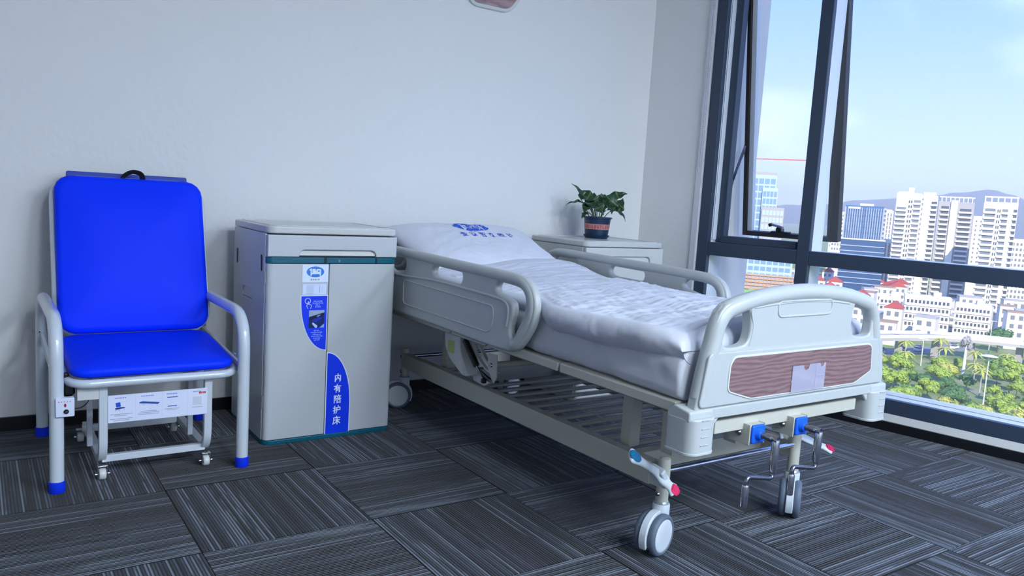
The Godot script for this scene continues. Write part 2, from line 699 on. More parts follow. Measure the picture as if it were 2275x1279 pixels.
# rows of tiny print, too small in the photograph to read
func ink_rows(im: Image, x0: float, y0: float, x1: float, rows: Array, dy: float, h: float, c: Color) -> void:
	for k in rows.size():
		var half: float = (x1 - x0) * 0.5 * rows[k]
		var x: float = (x0 + x1) * 0.5 - half
		while x < (x0 + x1) * 0.5 + half - h:
			ink_line(im, Vector2(x, y0 + k * dy), Vector2(x + h * 0.7, y0 + k * dy + h * 0.5 * rng.randf()), h * 0.16, c)
			ink_line(im, Vector2(x + h * 0.35, y0 + k * dy - h * 0.3), Vector2(x + h * 0.35 * rng.randf(), y0 + k * dy + h * 0.5), h * 0.14, c)
			x += h * 1.25


func emblem(im: Image, c: Vector2, rx: float, ry: float, oval: Color, ink: Color) -> void:
	ink_poly(im, ellipse(c, rx, ry), oval)
	var s := Vector2(rx, ry) / 50.0
	for L in [[-31, -18, -24, -26, -24, 32], [-24, 16, 28, 16], [-2, -22, -14, -22, -14, 4, 2, 4, 2, -8, -14, -8], [28, 32, 28, -20, 10, -20, 10, 4, 28, 4]]:
		for i in range(0, L.size() - 2, 2): ink_line(im, c + Vector2(L[i], L[i + 1]) * s, c + Vector2(L[i + 2], L[i + 3]) * s, 3.6 * s.x, ink)


func printed(key: String, im: Image, rough := 0.35) -> StandardMaterial3D:
	var m := mat(key, Color.WHITE, rough)
	m.albedo_texture = ImageTexture.create_from_image(im)
	m.texture_repeat = false
	return m


func wood(key: String, dark: Color, light: Color, seed_: int) -> StandardMaterial3D:
	var im := Image.create(1024, 256, false, Image.FORMAT_RGB8)
	var n := FastNoiseLite.new()
	n.seed = seed_
	n.frequency = 0.006
	n.fractal_octaves = 3
	var f := FastNoiseLite.new()
	f.seed = seed_ + 1
	f.frequency = 0.05
	for y in 256:
		for x in 1024:
			var q := y * 0.06 + 1.5 * n.get_noise_2d(x * 0.35, y * 0.9) + 0.3 * n.get_noise_2d(x * 1.2, y * 6.0)
			var k := 0.5 + 0.5 * sin(q * 4.2)
			k = 0.25 + 0.38 * pow(k, 0.8) + 0.55 * (0.5 + 0.5 * f.get_noise_2d(x * 0.16, y * 5.0)) - 0.1
			im.set_pixel(x, y, dark.lerp(light, clampf(k, 0, 1)))
	return printed(key, im, 0.4)


# ---------------------------------------------------------------- the room

const BACK := -3.506
const FRONT := 2.75
const SIDE := -2.6
const TOP := 2.85


func carpet_image(seed_: int) -> Array:
	# 57 loop rows across one tile: each row runs in lengths of dark navy, blue grey, grey and plum yarn
	var rows := 57
	var px := 912
	var len_ := 456
	var col := PackedByteArray()
	col.resize(px * len_ * 3)
	var r := RandomNumberGenerator.new()
	r.seed = seed_
	var n := FastNoiseLite.new()
	n.seed = seed_
	n.frequency = 0.05
	var yarn := [Color(0.05, 0.065, 0.105), Color(0.12, 0.145, 0.20), Color(0.25, 0.285, 0.345), Color(0.42, 0.46, 0.52), Color(0.19, 0.17, 0.24), Color(0.14, 0.19, 0.22)]
	var mood := 0.0
	for k in rows:
		mood = clampf(mood + r.randf_range(-0.6, 0.6), -1, 1)
		# two yarns per row, exchanged softly along its length
		var two := []
		for e in 2:
			var pick := r.randf() + mood * 0.25
			two.append(yarn[0] if pick < 0.22 else yarn[1] if pick < 0.42 else yarn[4] if pick < 0.52 else yarn[5] if pick < 0.62 else yarn[2] if pick < 0.86 else yarn[3])
		for y in len_:
			var t := smoothstep(-0.25, 0.25, n.get_noise_2d(k * 37.0, y * 0.045 + 400.0))
			var c: Color = two[0].lerp(two[1], t)
			for i in 16:
				var p := k * 16 + i
				var hill := sin(PI * (i + 0.5) / 16.0)
				var j: float = 0.18 + 0.82 * smoothstep(0.25, 0.85, hill) + 0.30 * n.get_noise_2d(p * 6.0, y * 9.0)
				var o := (y * px + p) * 3
				col[o] = int(clampf(c.r * j, 0, 1) * 255)
				col[o + 1] = int(clampf(c.g * j, 0, 1) * 255)
				col[o + 2] = int(clampf(c.b * j, 0, 1) * 255)
	return [Image.create_from_data(px, len_, false, Image.FORMAT_RGB8, col)]


func carpet_relief() -> ImageTexture:
	var px := 912
	var len_ := 456
	var d := PackedByteArray()
	d.resize(px * len_)
	var n := FastNoiseLite.new()
	n.seed = 77
	n.frequency = 0.2
	for y in len_:
		for p in px:
			var hill := sin(PI * ((p % 16) + 0.5) / 16.0)
			d[y * px + p] = int(clampf(0.15 + 0.55 * hill + 0.28 * n.get_noise_2d(p, y * 2.0), 0, 1) * 255)
	return ImageTexture.create_from_image(Image.create_from_data(px, len_, false, Image.FORMAT_L8, d))


func flat_tile() -> ArrayMesh:
	# one carpet tile, 0.5 m square, 6 mm thick, edges slightly pressed
	var g := G.new()
	g.box(Vector3(0, 0.003, 0), Vector3(0.4985, 0.006, 0.4985), 0.0015)
	for i in g.v.size(): g.uv[i] = Vector2(g.v[i].x / 0.4985 + 0.5, g.v[i].z / 0.4985 + 0.5)
	return g.mesh()


# outline of the room with its walls, seen from above as x and -z
func room_plan() -> PackedVector2Array:
	var edge := func(z: float) -> Vector2: return Vector2((4.138 + sin(WYAW) * z) / cos(WYAW), -z)
	return PackedVector2Array([Vector2(SIDE - 0.16, -(FRONT + 0.16)), edge.call(FRONT + 0.16), edge.call(BACK - 0.16), Vector2(SIDE - 0.16, -(BACK - 0.16))])


func setting() -> void:
	var fl := structure("floor", "dark blue grey carpet tiles laid quarter turned, striped loop pile", "floor")
	part(fl, "screed", G.new().prism(room_plan(), facing_y(-0.206), 0.2, 0.0, [], 1).mesh(), M.floor_sub)
	var relief := carpet_relief()
	var kinds := []
	for k in 5:
		var m := mat("carpet_%d" % k, Color.WHITE, 0.95, 0.0, 0.25)
		m.albedo_texture = ImageTexture.create_from_image(carpet_image(20 + k)[0])
		m.heightmap_enabled = true
		m.heightmap_texture = relief
		m.heightmap_scale = 0.35
		m.rim_enabled = true
		m.rim = 0.3
		kinds.append(m)
	var tile := flat_tile()
	for i in range(-6, 10):
		for j in range(-2, 11):
			var z0 := -2.625 + 0.5 * j
			if i * 0.5 < SIDE + 0.1 or z0 + 0.5 > FRONT: continue
			if j == -2: z0 = BACK
			var long := 0.5 if j > -2 else -3.125 - BACK
			var c := Vector3(0.5 * i + 0.25, -0.006, z0 + long * 0.5)
			if WN.dot(Vector3(c.x - 0.25, 0, c.z + 0.25)) > 3.93: continue
			var right := minf(c.x + 0.25, (3.95 + WN.z * -1.0 * (c.z + long * 0.5)) / WN.x) - 0.0
			var wide := 0.5
			if WN.dot(Vector3(c.x + 0.25, 0, c.z - long * 0.5)) > 3.95:
				# cut along the slanting window wall
				var g := G.new()
				var cut := Geometry2D.intersect_polygons(V2([c.x - 0.249, -(c.z - long * 0.5), c.x + 0.249, -(c.z - long * 0.5), c.x + 0.249, -(c.z + long * 0.5 - 0.0015), c.x - 0.249, -(c.z + long * 0.5 - 0.0015)]), V2([-3, 4, wall_x(-4.0), 4, wall_x(4.0), -4, -3, -4]))
				if cut.is_empty(): continue
				g.prism(cut[0], facing_y(-0.006), 0.006, 0.0012, [], 1)
				var turned := posmod(i + j, 2) == 0
				for q in g.v.size():
					var t := Vector2((g.v[q].x - c.x) / 0.4985 + 0.5, (g.v[q].z - c.z) / 0.4985 + 0.5)
					g.uv[q] = Vector2(t.y, t.x) if turned else t
				part(fl, "carpet_tile", g.mesh(), kinds[posmod(i * 3 + j * 2, 5)])
				continue
			var o := piece(fl, "carpet_tile", tile, kinds[posmod(i * 3 + j * 2 + (i * j) % 3, 5)])
			o.position = c
			if posmod(i + j, 2) == 0: o.rotation.y = PI * 0.5 if posmod(i, 2) == 0 else -PI * 0.5
			elif posmod(i + j, 4) == 1: o.rotation.y = PI
			if j == -2: o.scale = Vector3(1, 1, long / 0.5) if posmod(i + j, 2) == 1 else Vector3(long / 0.5, 1, 1)
	var wb := structure("wall_back", "pale grey painted plaster wall behind chair and bed head", "wall")
	part(wb, "plaster", G.new().box(Vector3(0.45, TOP * 0.5, BACK - 0.08), Vector3(6.3, TOP + 0.1, 0.16), 0.0).mesh(), M.wall_paint)
	var wl := structure("wall_left", "painted plaster side wall of the room", "wall")
	part(wl, "plaster", G.new().box(Vector3(SIDE - 0.08, TOP * 0.5, -0.4), Vector3(0.16, TOP + 0.1, 6.6), 0.0).mesh(), M.wall_paint)
	var wf := structure("wall_front", "painted plaster wall opposite the bed head", "wall")
	part(wf, "plaster", G.new().box(Vector3(1.1, TOP * 0.5, FRONT + 0.08), Vector3(7.4, TOP + 0.1, 0.16), 0.0).mesh(), M.wall_paint)
	var ce := structure("ceiling", "white flat ceiling of the room", "ceiling")
	part(ce, "board", G.new().prism(room_plan(), facing_y(TOP), 0.16, 0.0, [], 1).mesh(), M.ceiling_paint)
	var bb := structure("baseboard_back", "black baseboard along the foot of the back wall", "baseboard")
	part(bb, "board", G.new().box(Vector3(0.37, 0.024, BACK + 0.006), Vector3(5.9, 0.06, 0.012), 0.002).mesh(), M.base_black)
	for x in [0.9, 2.2, 3.5]:
		for z in [1.1, 2.3]: added_ceiling_lamp(x, z)  # added lamps out of view, placed to brighten wall and bed


func wall_x(z: float) -> float:
	return (3.945 + sin(WYAW) * z) / cos(WYAW)


var added_lamp_glow: StandardMaterial3D
func added_ceiling_lamp(x: float, z: float) -> void:  # an invented panel lamp that fills the room with extra light
	if added_lamp_glow == null:
		added_lamp_glow = mat("added_lamp_glow", Color(0.9, 0.9, 0.9), 0.5)
		added_lamp_glow.emission_enabled = true
		added_lamp_glow.emission = Color(0.93, 0.96, 1.0)
		added_lamp_glow.emission_energy_multiplier = 1.2
	var t := thing("added_ceiling_lamp", "added square white ceiling panel, unseen, there to brighten the room", "lamp", Vector3(x, TOP, z), "added ceiling fill lamps")
	part(t, "diffuser", G.new().box(Vector3(x, TOP - 0.011, z), Vector3(0.57, 0.008, 0.57), 0.001).mesh(), added_lamp_glow)
	for s in [-1, 1]:
		part(t, "frame", G.new().box(Vector3(x + s * 0.295, TOP - 0.010, z), Vector3(0.02, 0.02, 0.61), 0.002).mesh(), M.abs_white)
		part(t, "frame", G.new().box(Vector3(x, TOP - 0.010, z + s * 0.295), Vector3(0.57, 0.02, 0.02), 0.002).mesh(), M.abs_white)
	var l := AreaLight3D.new()
	l.name = "light"
	l.area_size = Vector2(0.56, 0.56)
	l.light_color = Color(0.88, 0.94, 1.0)
	l.light_energy = FILL_ENERGY
	l.area_range = 14.0
	l.shadow_enabled = true
	t.add_child(l)
	l.position = Vector3(0, -0.018, 0)
	l.rotation.x = -PI * 0.5


const FILL_ENERGY := 4.35  # strength of the added ceiling fill


func wbox(parent: Node3D, called: String, s0: float, s1: float, y0: float, y1: float, c0: float, c1: float, m: Material, bev := 0.003) -> MeshInstance3D:
	return part(parent, called, G.new().box(w((s0 + s1) * 0.5, (y0 + y1) * 0.5, (c0 + c1) * 0.5), Vector3(s1 - s0, y1 - y0, c1 - c0), bev, WB).mesh(), m)


func window_wall() -> void:
	var wall := structure("wall_right", "pale grey painted wall with the floor-deep window", "wall")
	wbox(wall, "pier", -3.0, -2.392, -0.1, TOP + 0.05, 3.95, 4.14, M.wall_paint, 0.0)
	wbox(wall, "sill_wall", -2.392, 3.62, -0.1, 0.082, 3.95, 4.14, M.wall_paint, 0.0)
	wbox(wall, "lintel", -2.392, 3.62, 2.74, TOP + 0.05, 3.95, 4.14, M.wall_paint, 0.0)
	wbox(wall, "pier", 3.62, 4.2, -0.1, TOP + 0.05, 3.95, 4.14, M.wall_paint, 0.0)
	var bb := structure("baseboard_right", "black baseboard under the floor-deep window", "baseboard")
	wbox(bb, "board", -2.80, 3.6, -0.006, 0.046, 3.936, 3.95, M.base_black)
	var tr := structure("trim_1", "narrow white corner strip beside the dark window frame", "trim")
	wbox(tr, "strip", -2.432, -2.392, 0.05, 2.76, 3.935, 3.95, M.blind_white, 0.004)
	var ch := thing("blind_chain", "white bead chain of a roller blind hanging beside the window frame", "chain", w(-2.385, 2.6, 3.93))
	var bead := SphereMesh.new()
	bead.radius = 0.0032
	bead.height = 0.0064
	bead.radial_segments = 8
	bead.rings = 4
	part(ch, "cord", G.new().tube(PackedVector3Array([w(-2.394, 2.62, 3.928), w(-2.402, 1.24, 3.925), w(-2.405, 1.21, 3.922), w(-2.41, 1.24, 3.92), w(-2.402, 2.62, 3.918)]), 0.0015, 6).mesh(), M.blind_white)
	var mm := MultiMesh.new()
	mm.transform_format = MultiMesh.TRANSFORM_3D
	mm.mesh = bead
	mm.instance_count = 236
	for k in 236:
		var f := (k % 118) / 117.0
		mm.set_instance_transform(k, Transform3D(Basis(), w(lerpf(-2.402, -2.394, f), lerpf(1.24, 2.62, f), 3.926) if k < 118 else w(lerpf(-2.41, -2.402, f), lerpf(1.24, 2.62, f), 3.919)))
	var mi := MultiMeshInstance3D.new()
	mi.name = "beads"
	mi.multimesh = mm
	mi.material_override = M.blind_white
	mi.set_meta("kind", "stuff")
	ch.add_child(mi)
	mi.transform = ch.global_transform.affine_inverse()
	var bl := thing("roller_blind", "white roller blind rolled up above the window", "blind", w(-1.3, 2.66, 3.9))
	part(bl, "roll", G.new().tube(PackedVector3Array([w(-2.42, 2.68, 3.90), w(-0.2, 2.68, 3.90)]), 0.035, 16).mesh(), M.blind_white)
	for s in [-2.43, -0.19]: wbox(bl, "bracket", s - 0.006, s + 0.006, 2.64, 2.74, 3.86, 3.95, M.abs_white)

	var wn := structure("window_1", "floor-deep dark blue aluminium window over the city", "window", w(-1.0, 0.08, 4.0))
	# dark inner face and pale outer profile of each member
	var stiles := [[-2.39, -2.325], [-1.80, -1.735], [0.35, 0.415], [0.94, 1.005], [2.70, 2.765], [3.555, 3.62]]
	for k in stiles.size():
		var a: Array = stiles[k]
		var nm := "jamb" if k == 0 or k == stiles.size() - 1 else "mullion"
		wbox(wn, nm, a[0], a[1], 0.082, 2.74, 3.95, 3.985, M.frame_dark)
		wbox(wn, "outer_profile", a[0] + 0.001, a[1] - 0.001, 0.082, 2.74, 3.985, 4.11, M.frame_light)
	for y in [[0.082, 0.152], [0.755, 0.829], [2.67, 2.74]]:
		var nm2: String = "sill_rail" if y[0] < 0.1 else "transom" if y[0] < 1.0 else "head_rail"
		for k in stiles.size() - 1:
			wbox(wn, nm2, stiles[k][1], stiles[k + 1][0], y[0], y[1], 3.951, 3.985, M.frame_dark)
			wbox(wn, "outer_profile", stiles[k][1], stiles[k + 1][0], y[0] + 0.001, y[1] - 0.001, 3.985, 4.109, M.frame_light)
	for k in stiles.size() - 1:
		var s0: float = stiles[k][1]
		var s1: float = stiles[k + 1][0]
		wbox(wn, "pane", s0, s1, 0.152, 0.755, 4.085, 4.093, M.glass, 0.0)
		if k != 0: wbox(wn, "pane", s0, s1, 0.829, 2.67, 4.085, 4.093, M.glass, 0.0)
		wbox(wn, "glazing_bead", s0, s1, 0.152, 0.168, 4.055, 4.085, M.frame_light)
	# sub-frame of the opening light
	for a in [[-2.325, -2.275, 0.829, 2.67], [-1.83, -1.80, 0.829, 2.67]]: wbox(wn, "sub_frame", a[0], a[1], a[2], a[3], 4.03, 4.085, M.frame_dark)
	wbox(wn, "sub_frame", -2.275, -1.83, 0.829, 0.868, 4.0, 4.085, M.frame_dark)
	wbox(wn, "sub_frame", -2.275, -1.83, 2.63, 2.67, 4.0, 4.085, M.frame_dark)
	wbox(wn, "sub_frame", -2.325, -2.318, 0.84, 2.66, 3.99, 4.03, M.frame_light)
	# sash, hung at the head and pushed out at the foot
	var sash := Node3D.new()
	sash.name = "sash"
	wn.add_child(sash)
	var tilt := 0.1375
	sash.global_transform = Transform3D(WB * Basis(Vector3.RIGHT, 0.0), w(-2.0135, 2.62, 4.07)) * Transform3D(Basis(Vector3.RIGHT, tilt), Vector3.ZERO)
	var hgt := 1.76
	var half := 0.2835
	# own axes: x along the wall, y up, z into the room
	piece(sash, "stile", G.new().box(Vector3(half - 0.030, -hgt * 0.5, 0.0), Vector3(0.060, hgt, 0.05), 0.002).mesh(), M.frame_brown)
	for sx in [-1]:
		piece(sash, "stile", G.new().box(Vector3(sx * (half - 0.011), -hgt * 0.5, 0.0), Vector3(0.022, hgt, 0.05), 0.002).mesh(), M.frame_brown)
		piece(sash, "stile", G.new().box(Vector3(sx * (half - 0.037), -hgt * 0.5, -0.008), Vector3(0.030, hgt - 0.02, 0.034), 0.002).mesh(), M.frame_light)
	piece(sash, "rail", G.new().box(Vector3(0, -hgt + 0.013, 0.0), Vector3(half * 2 - 0.044, 0.026, 0.05), 0.002).mesh(), M.frame_brown)
	piece(sash, "rail", G.new().box(Vector3(0, -0.02, 0.0), Vector3(half * 2 - 0.044, 0.04, 0.05), 0.002).mesh(), M.frame_brown)
	piece(sash, "pane", G.new().box(Vector3(-0.004, -hgt * 0.5, -0.012), Vector3(half * 2 - 0.108, hgt - 0.06, 0.006), 0.0).mesh(), M.glass)
	var hd := G.new()
	hd.box(Vector3(-0.045, -hgt + 0.031, 0.022), Vector3(0.112, 0.012, 0.036), 0.004)
	hd.box(Vector3(-0.05, -hgt + 0.046, 0.022), Vector3(0.045, 0.03, 0.028), 0.008)
	hd.tube(PackedVector3Array([Vector3(-0.095, -hgt + 0.075, 0.03), Vector3(-0.112, -hgt + 0.070, 0.032)]), 0.010, 10)
	piece(sash, "handle", hd.mesh(), M.black_plastic)
	piece(sash, "handle_arm", G.new().bar(Vector3(-0.040, -hgt + 0.062, 0.024), Vector3(-0.100, -hgt + 0.076, 0.03), 0.018, 0.013, Vector3.UP, 0.004).box(Vector3(-0.035, -hgt + 0.052, 0.026), Vector3(0.014, 0.03, 0.02), 0.004).mesh(), M.steel_grey)
	# friction stay between the frame and the sash
	var st := G.new()
	st.bar(w(-2.285, 1.17, 4.09), w(-2.292, 1.40, 4.225), 0.006, 0.018, WT, 0.001)
	st.bar(w(-2.283, 1.15, 4.085), w(-2.288, 1.30, 4.17), 0.006, 0.012, WT, 0.001)
	part(wn, "stay_arm", st.mesh(), M.chrome_dark)
	# pier of the facade outside, beside the opening light
	var pil := structure("trim_2", "pale pink rendered facade pier outside the window", "pier")
	wbox(pil, "render", -2.85, -2.36, -6.0, 6.0, 4.142, 4.50, M.facade_pier, 0.004)


# ---------------------------------------------------------------- attendant chair

# a cushion: rounded rectangle in the plane of the given place (x across, y along), swelling along z
func resample(p: PackedVector2Array, n: int) -> PackedVector2Array:
	var total := 0.0
	for i in p.size(): total += p[i].distance_to(p[(i + 1) % p.size()])
	var o := PackedVector2Array()
	var i := 0
	var done := 0.0
	for k in n:
		var want := total * k / n
		while done + p[i].distance_to(p[(i + 1) % p.size()]) < want and i < p.size() - 1:
			done += p[i].distance_to(p[(i + 1) % p.size()])
			i += 1
		var d := p[i].distance_to(p[(i + 1) % p.size()])
		o.append(p[i].lerp(p[(i + 1) % p.size()], clampf((want - done) / maxf(d, 1e-6), 0, 1)))
	return o


func cushion(at: Transform3D, hx: float, hy: float, rad: float, thick: float, dome: float) -> ArrayMesh:
	var p := resample(rrect(-hx, -hy, hx, hy, rad, 8), 96)
	var rim := thick * 0.5
	var f := func(u: float, v: float) -> Vector3:
		var q := p[int(round(u * 96)) % 96]
		var e := 1.0
		var z := 0.0
		var lim := 1.0 - rim / minf(hx, hy)
		if v < 0.55:
			e = lim * v / 0.55
			z = thick + dome * (1.0 - pow(e / lim, 2.4))
		elif v < 0.9:
			var a := PI * 0.5 - PI * (v - 0.55) / 0.35
			e = lim + (1.0 - lim) * cos(a)
			z = rim + rim * sin(a)
		else: e = lim * (1.0 - v) / 0.1
		return at * Vector3(q.x * e, q.y * e, z)
	return G.new().grid(f, 96, 40, at * Vector3(0, 0, thick * 0.4)).mesh()


func loop(at: Transform3D, hx: float, hy: float, r: float) -> PackedVector3Array:
	var o := PackedVector3Array()
	for q in rrect(-hx, -hy, hx, hy, r, 6): o.append(at * Vector3(q.x, q.y, 0))
	return o


func chair() -> void:
	var t := thing("attendant_chair", "blue vinyl folding attendant chair with white tube arms and blue feet", "chair", Vector3(0.49, 0, -3.07))
	for x in [0.205, 0.778]:
		var p := bend(V3([x, 0.02, -2.752, x, 0.548, -2.752, x, 0.548, -3.385, x, 0.02, -3.385]), 0.13, 8)
		part(t, "side_frame", G.new().tube(p, 0.0205, 20).mesh(), M.tube_white)
		for z in [-2.752, -3.385]:
			part(t, "foot_cap", G.new().lathe([Vector2(0, 0), Vector2(0.022, 0), Vector2(0.024, 0.003), Vector2(0.0235, 0.036), Vector2(0.021, 0.037)], Transform3D(Basis(), Vector3(x, 0, z)), 20).mesh(), M.cap_blue)
		part(t, "side_rail", G.new().bar(Vector3(x, 0.352, -2.76), Vector3(x, 0.392, -3.38), 0.012, 0.028).mesh(), M.tube_white)
		for q in [[0.356, -2.90], [0.392, -3.36]]:
			part(t, "bolt", G.new().lathe([Vector2(0, 0.006), Vector2(0.007, 0.005), Vector2(0.009, 0.0), Vector2(0, 0)], Transform3D(Basis(Vector3.FORWARD, PI * 0.5 * (-1 if x < 0.5 else 1)), Vector3(x + (-0.006 if x < 0.5 else 0.006), q[0] + 0.02, q[1])), 10).mesh(), M.chrome)
	# seat
	var sb := Basis(Vector3.RIGHT, -PI * 0.5 + 0.075)
	var so := Vector3(0.5, 0.369, -2.990)
	part(t, "seat_frame", G.new().tube(loop(Transform3D(sb, so - sb.z * 0.014), 0.262, 0.227, 0.065), 0.0145, 14, false, true).mesh(), M.tube_white)
	part(t, "seat", cushion(Transform3D(sb, so), 0.256, 0.226, 0.055, 0.036, 0.020), M.vinyl_blue)
	# back, leaning against the wall
	var lean := atan2(0.17, 0.56)
	var bb := Basis(Vector3.RIGHT, -lean)
	var bo := Vector3(0.505, 0.702, -3.305)
	part(t, "back_frame", G.new().tube(loop(Transform3D(bb, bo - bb.z * 0.008), 0.262, 0.296, 0.08), 0.0125, 14, false, true).mesh(), M.tube_white)
	part(t, "backrest", cushion(Transform3D(bb, bo), 0.260, 0.298, 0.06, 0.046, 0.022), M.vinyl_blue)
	part(t, "back_cover", G.new().prism(rrect(-0.214, -0.27, 0.216, 0.330, 0.006, 2), Transform3D(bb, bo - bb.z * 0.036), 0.014, 0.003).mesh(), M.vinyl_dark, "thin dark blue cover board behind the backrest")
	var strap := spline(V3([0.470, 0.965, -3.372, 0.480, 1.000, -3.368, 0.503, 1.018, -3.366, 0.524, 1.020, -3.362, 0.545, 1.008, -3.366, 0.549, 0.965, -3.372]), 5)
	var sg := func(u: float, v: float) -> Vector3:
		var k := u * (strap.size() - 1)
		var i := mini(int(k), strap.size() - 2)
		var p := strap[i].lerp(strap[i + 1], k - i)
		var q := (strap[i + 1] - strap[i]).normalized()
		var ip := Vector3(-q.y, q.x, 0).normalized()
		var side := (ip * (0.85 - 0.3 * sin(PI * u)) + Vector3(0, 0, 0.55)).normalized()
		var nn := q.cross(side).normalized()
		var a := TAU * v
		return p + side * cos(a) * 0.0115 + nn * sin(a) * 0.0016
	part(t, "carry_strap", G.new().grid(sg, 30, 12, strap[12] + Vector3(0, -0.05, 0)).mesh(), M.webbing_black, "black webbing carry loop")
	# lower support that rolls out: two bent side bars, posts, cross bars
	for x in [0.340, 0.668]:
		# bent flat bar: down the front, round the bottom, back along the floor
		var mid := bend(V3([-2.795, 0.345, 0, -2.795, 0.060, 0, -3.27, 0.060, 0]), 0.085, 8)
		var o := PackedVector2Array()
		for e in 2:
			for q in mid.size():
				var k := q if e == 0 else mid.size() - 1 - q
				var d := (mid[mini(k + 1, mid.size() - 1)] - mid[maxi(k - 1, 0)]).normalized()
				o.append(Vector2(mid[k].x - d.y * 0.012 * (1 - 2 * e), mid[k].y + d.x * 0.012 * (1 - 2 * e)))
		part(t, "support_bar", G.new().prism(o, facing_x(x + 0.013), 0.026, 0.003).mesh(), M.tube_white)
		part(t, "post", G.new().bar(Vector3(x - 0.02, 0.07, -2.97), Vector3(x - 0.02, 0.36, -2.97), 0.018, 0.018, Vector3.BACK).mesh(), M.tube_white)
		for z in [-2.81, -3.255]:
			var cs := Node3D.new()
			cs.name = "castor"
			t.add_child(cs, true)
			cs.global_position = Vector3(x - (0.0 if z > -3 else 0.02), 0, z)
			var wb := Basis(Vector3.FORWARD, PI * 0.5)
			piece(cs, "wheel", G.new().lathe([Vector2(0, -0.010), Vector2(0.017, -0.010), Vector2(0.0195, -0.007), Vector2(0.0195, 0.007), Vector2(0.017, 0.010), Vector2(0, 0.010)], Transform3D(wb, Vector3(0, 0.0195, 0)), 20).mesh(), M.abs_white)
			for s in [-1, 1]: piece(cs, "fork", G.new().box(Vector3(s * 0.0135, 0.032, 0.0), Vector3(0.003, 0.032, 0.022), 0.001).mesh(), M.chrome)
			piece(cs, "axle", G.new().tube(PackedVector3Array([Vector3(-0.022, 0.0195, 0), Vector3(0.022, 0.0195, 0)]), 0.004, 8).mesh(), M.chrome)
			piece(cs, "fork", G.new().box(Vector3(0, 0.0475, 0.0), Vector3(0.03, 0.003, 0.024), 0.001).mesh(), M.chrome)
	part(t, "cross_bar", G.new().bar(Vector3(0.34, 0.066, -2.83), Vector3(0.668, 0.066, -2.83), 0.02, 0.024).mesh(), M.tube_white)
	part(t, "cross_bar", G.new().bar(Vector3(0.32, 0.066, -3.2), Vector3(0.648, 0.066, -3.2), 0.02, 0.024).mesh(), M.tube_white)
	part(t, "cross_bar", G.new().bar(Vector3(0.31, 0.335, -3.0), Vector3(0.70, 0.335, -3.0), 0.03, 0.05).mesh(), M.steel_grey)
	part(t, "cross_bar", G.new().bar(Vector3(0.215, 0.30, -3.1), Vector3(0.77, 0.30, -3.1), 0.02, 0.03).mesh(), M.tube_white)
	# instruction panel
	var im := Image.create(1024, 320, false, Image.FORMAT_RGB8)
	im.fill(Color(0.86, 0.88, 0.97))
	var ink := Color(0.25, 0.28, 0.42)
	var blue := Color(0.10, 0.32, 0.78)
	for k in 4:
		im.fill_rect(Rect2i(268 * k + 4, 10, 2, 300), Color(0.76, 0.79, 0.92)) if k > 0 else null
	ink_rows(im, 70, 34, 190, [1.0], 20, 13, blue)
	ink_rows(im, 330, 34, 470, [1.0], 20, 13, blue)
	ink_rows(im, 590, 34, 710, [1.0], 20, 13, blue)
	ink_rows(im, 870, 34, 960, [1.0], 20, 12, blue)
	ink_poly(im, V2([75, 90, 122, 84, 128, 135, 82, 142]), blue)
	ink_poly(im, V2([72, 150, 118, 142, 170, 146, 168, 156, 110, 164, 74, 168]), Color(0.08, 0.18, 0.5))
	for q in [[80, 168, 78, 195], [112, 165, 112, 190], [160, 156, 162, 184], [74, 176, 118, 172]]: ink_line(im, Vector2(q[0], q[1]), Vector2(q[2], q[3]), 1.6, Color(0.6, 0.65, 0.75))
	ink_poly(im, V2([310, 106, 345, 96, 520, 124, 498, 144, 402, 128, 312, 118]), Color(0.12, 0.30, 0.66))
	for q in [[316, 118, 316, 140], [352, 126, 352, 150], [440, 138, 444, 158], [490, 144, 494, 170]]: ink_line(im, Vector2(q[0], q[1]), Vector2(q[2], q[3]), 1.5, Color(0.6, 0.65, 0.75))
	im.fill_rect(Rect2i(595, 72, 110, 9), Color(0.12, 0.28, 0.72))
	im.fill_rect(Rect2i(600, 178, 96, 10), Color(0.12, 0.28, 0.72))
	ink_rows(im, 20, 222, 250, [0.95, 0.6, 0.0, 0.95, 0.7], 18, 8, ink)
	ink_rows(im, 290, 214, 530, [0.7, 0.95, 0.9], 18, 8, ink)
	ink_rows(im, 560, 212, 740, [0.9, 0.6], 16, 7, ink)
	ink_rows(im, 850, 222, 980, [0.9], 16, 7, ink)
	im.fill_rect(Rect2i(864, 96, 96, 100), Color(0.80, 0.82, 0.88))
	ink_poly(im, V2([925, 52, 948, 32, 948, 42, 1004, 42, 1004, 64, 948, 64, 948, 72]), Color(0.82, 0.14, 0.10))
	ink_rows(im, 950, 53, 1002, [1.0], 10, 13, Color(0.95, 0.85, 0.8))
	part(t, "instruction_panel", G.new().prism(rrect(0.352, 0.197, 0.664, 0.290, 0.003, 2), facing_z(-2.785), 0.004, 0.001, [], 1, Rect2(0.352, 0.197, 0.312, 0.093)).mesh(), printed("chair_print", im), "white plate printed with folding instructions")
	# lock on the front leg and its box
	var lk := Image.create(256, 288, false, Image.FORMAT_RGB8)
	lk.fill(Color(0.84, 0.87, 0.95))
	for k in 5: ink_rows(lk, 38 + k * 38, 52, 72 + k * 38, [1.0], 10, 19, Color(0.80, 0.28, 0.38))
	ink_poly(lk, V2([116, 84, 142, 84, 142, 112, 152, 112, 129, 142, 106, 112, 116, 112]), Color(0.62, 0.04, 0.10))
	var box := part(t, "lock_box", G.new().prism(rrect(0.200, 0.249, 0.252, 0.309, 0.003, 2), facing_z(-2.745), 0.022, 0.002, [], 2, Rect2(0.2, 0.249, 0.052, 0.06)).mesh(), printed("lock_print", lk), "white lock box with red print and a keyhole")
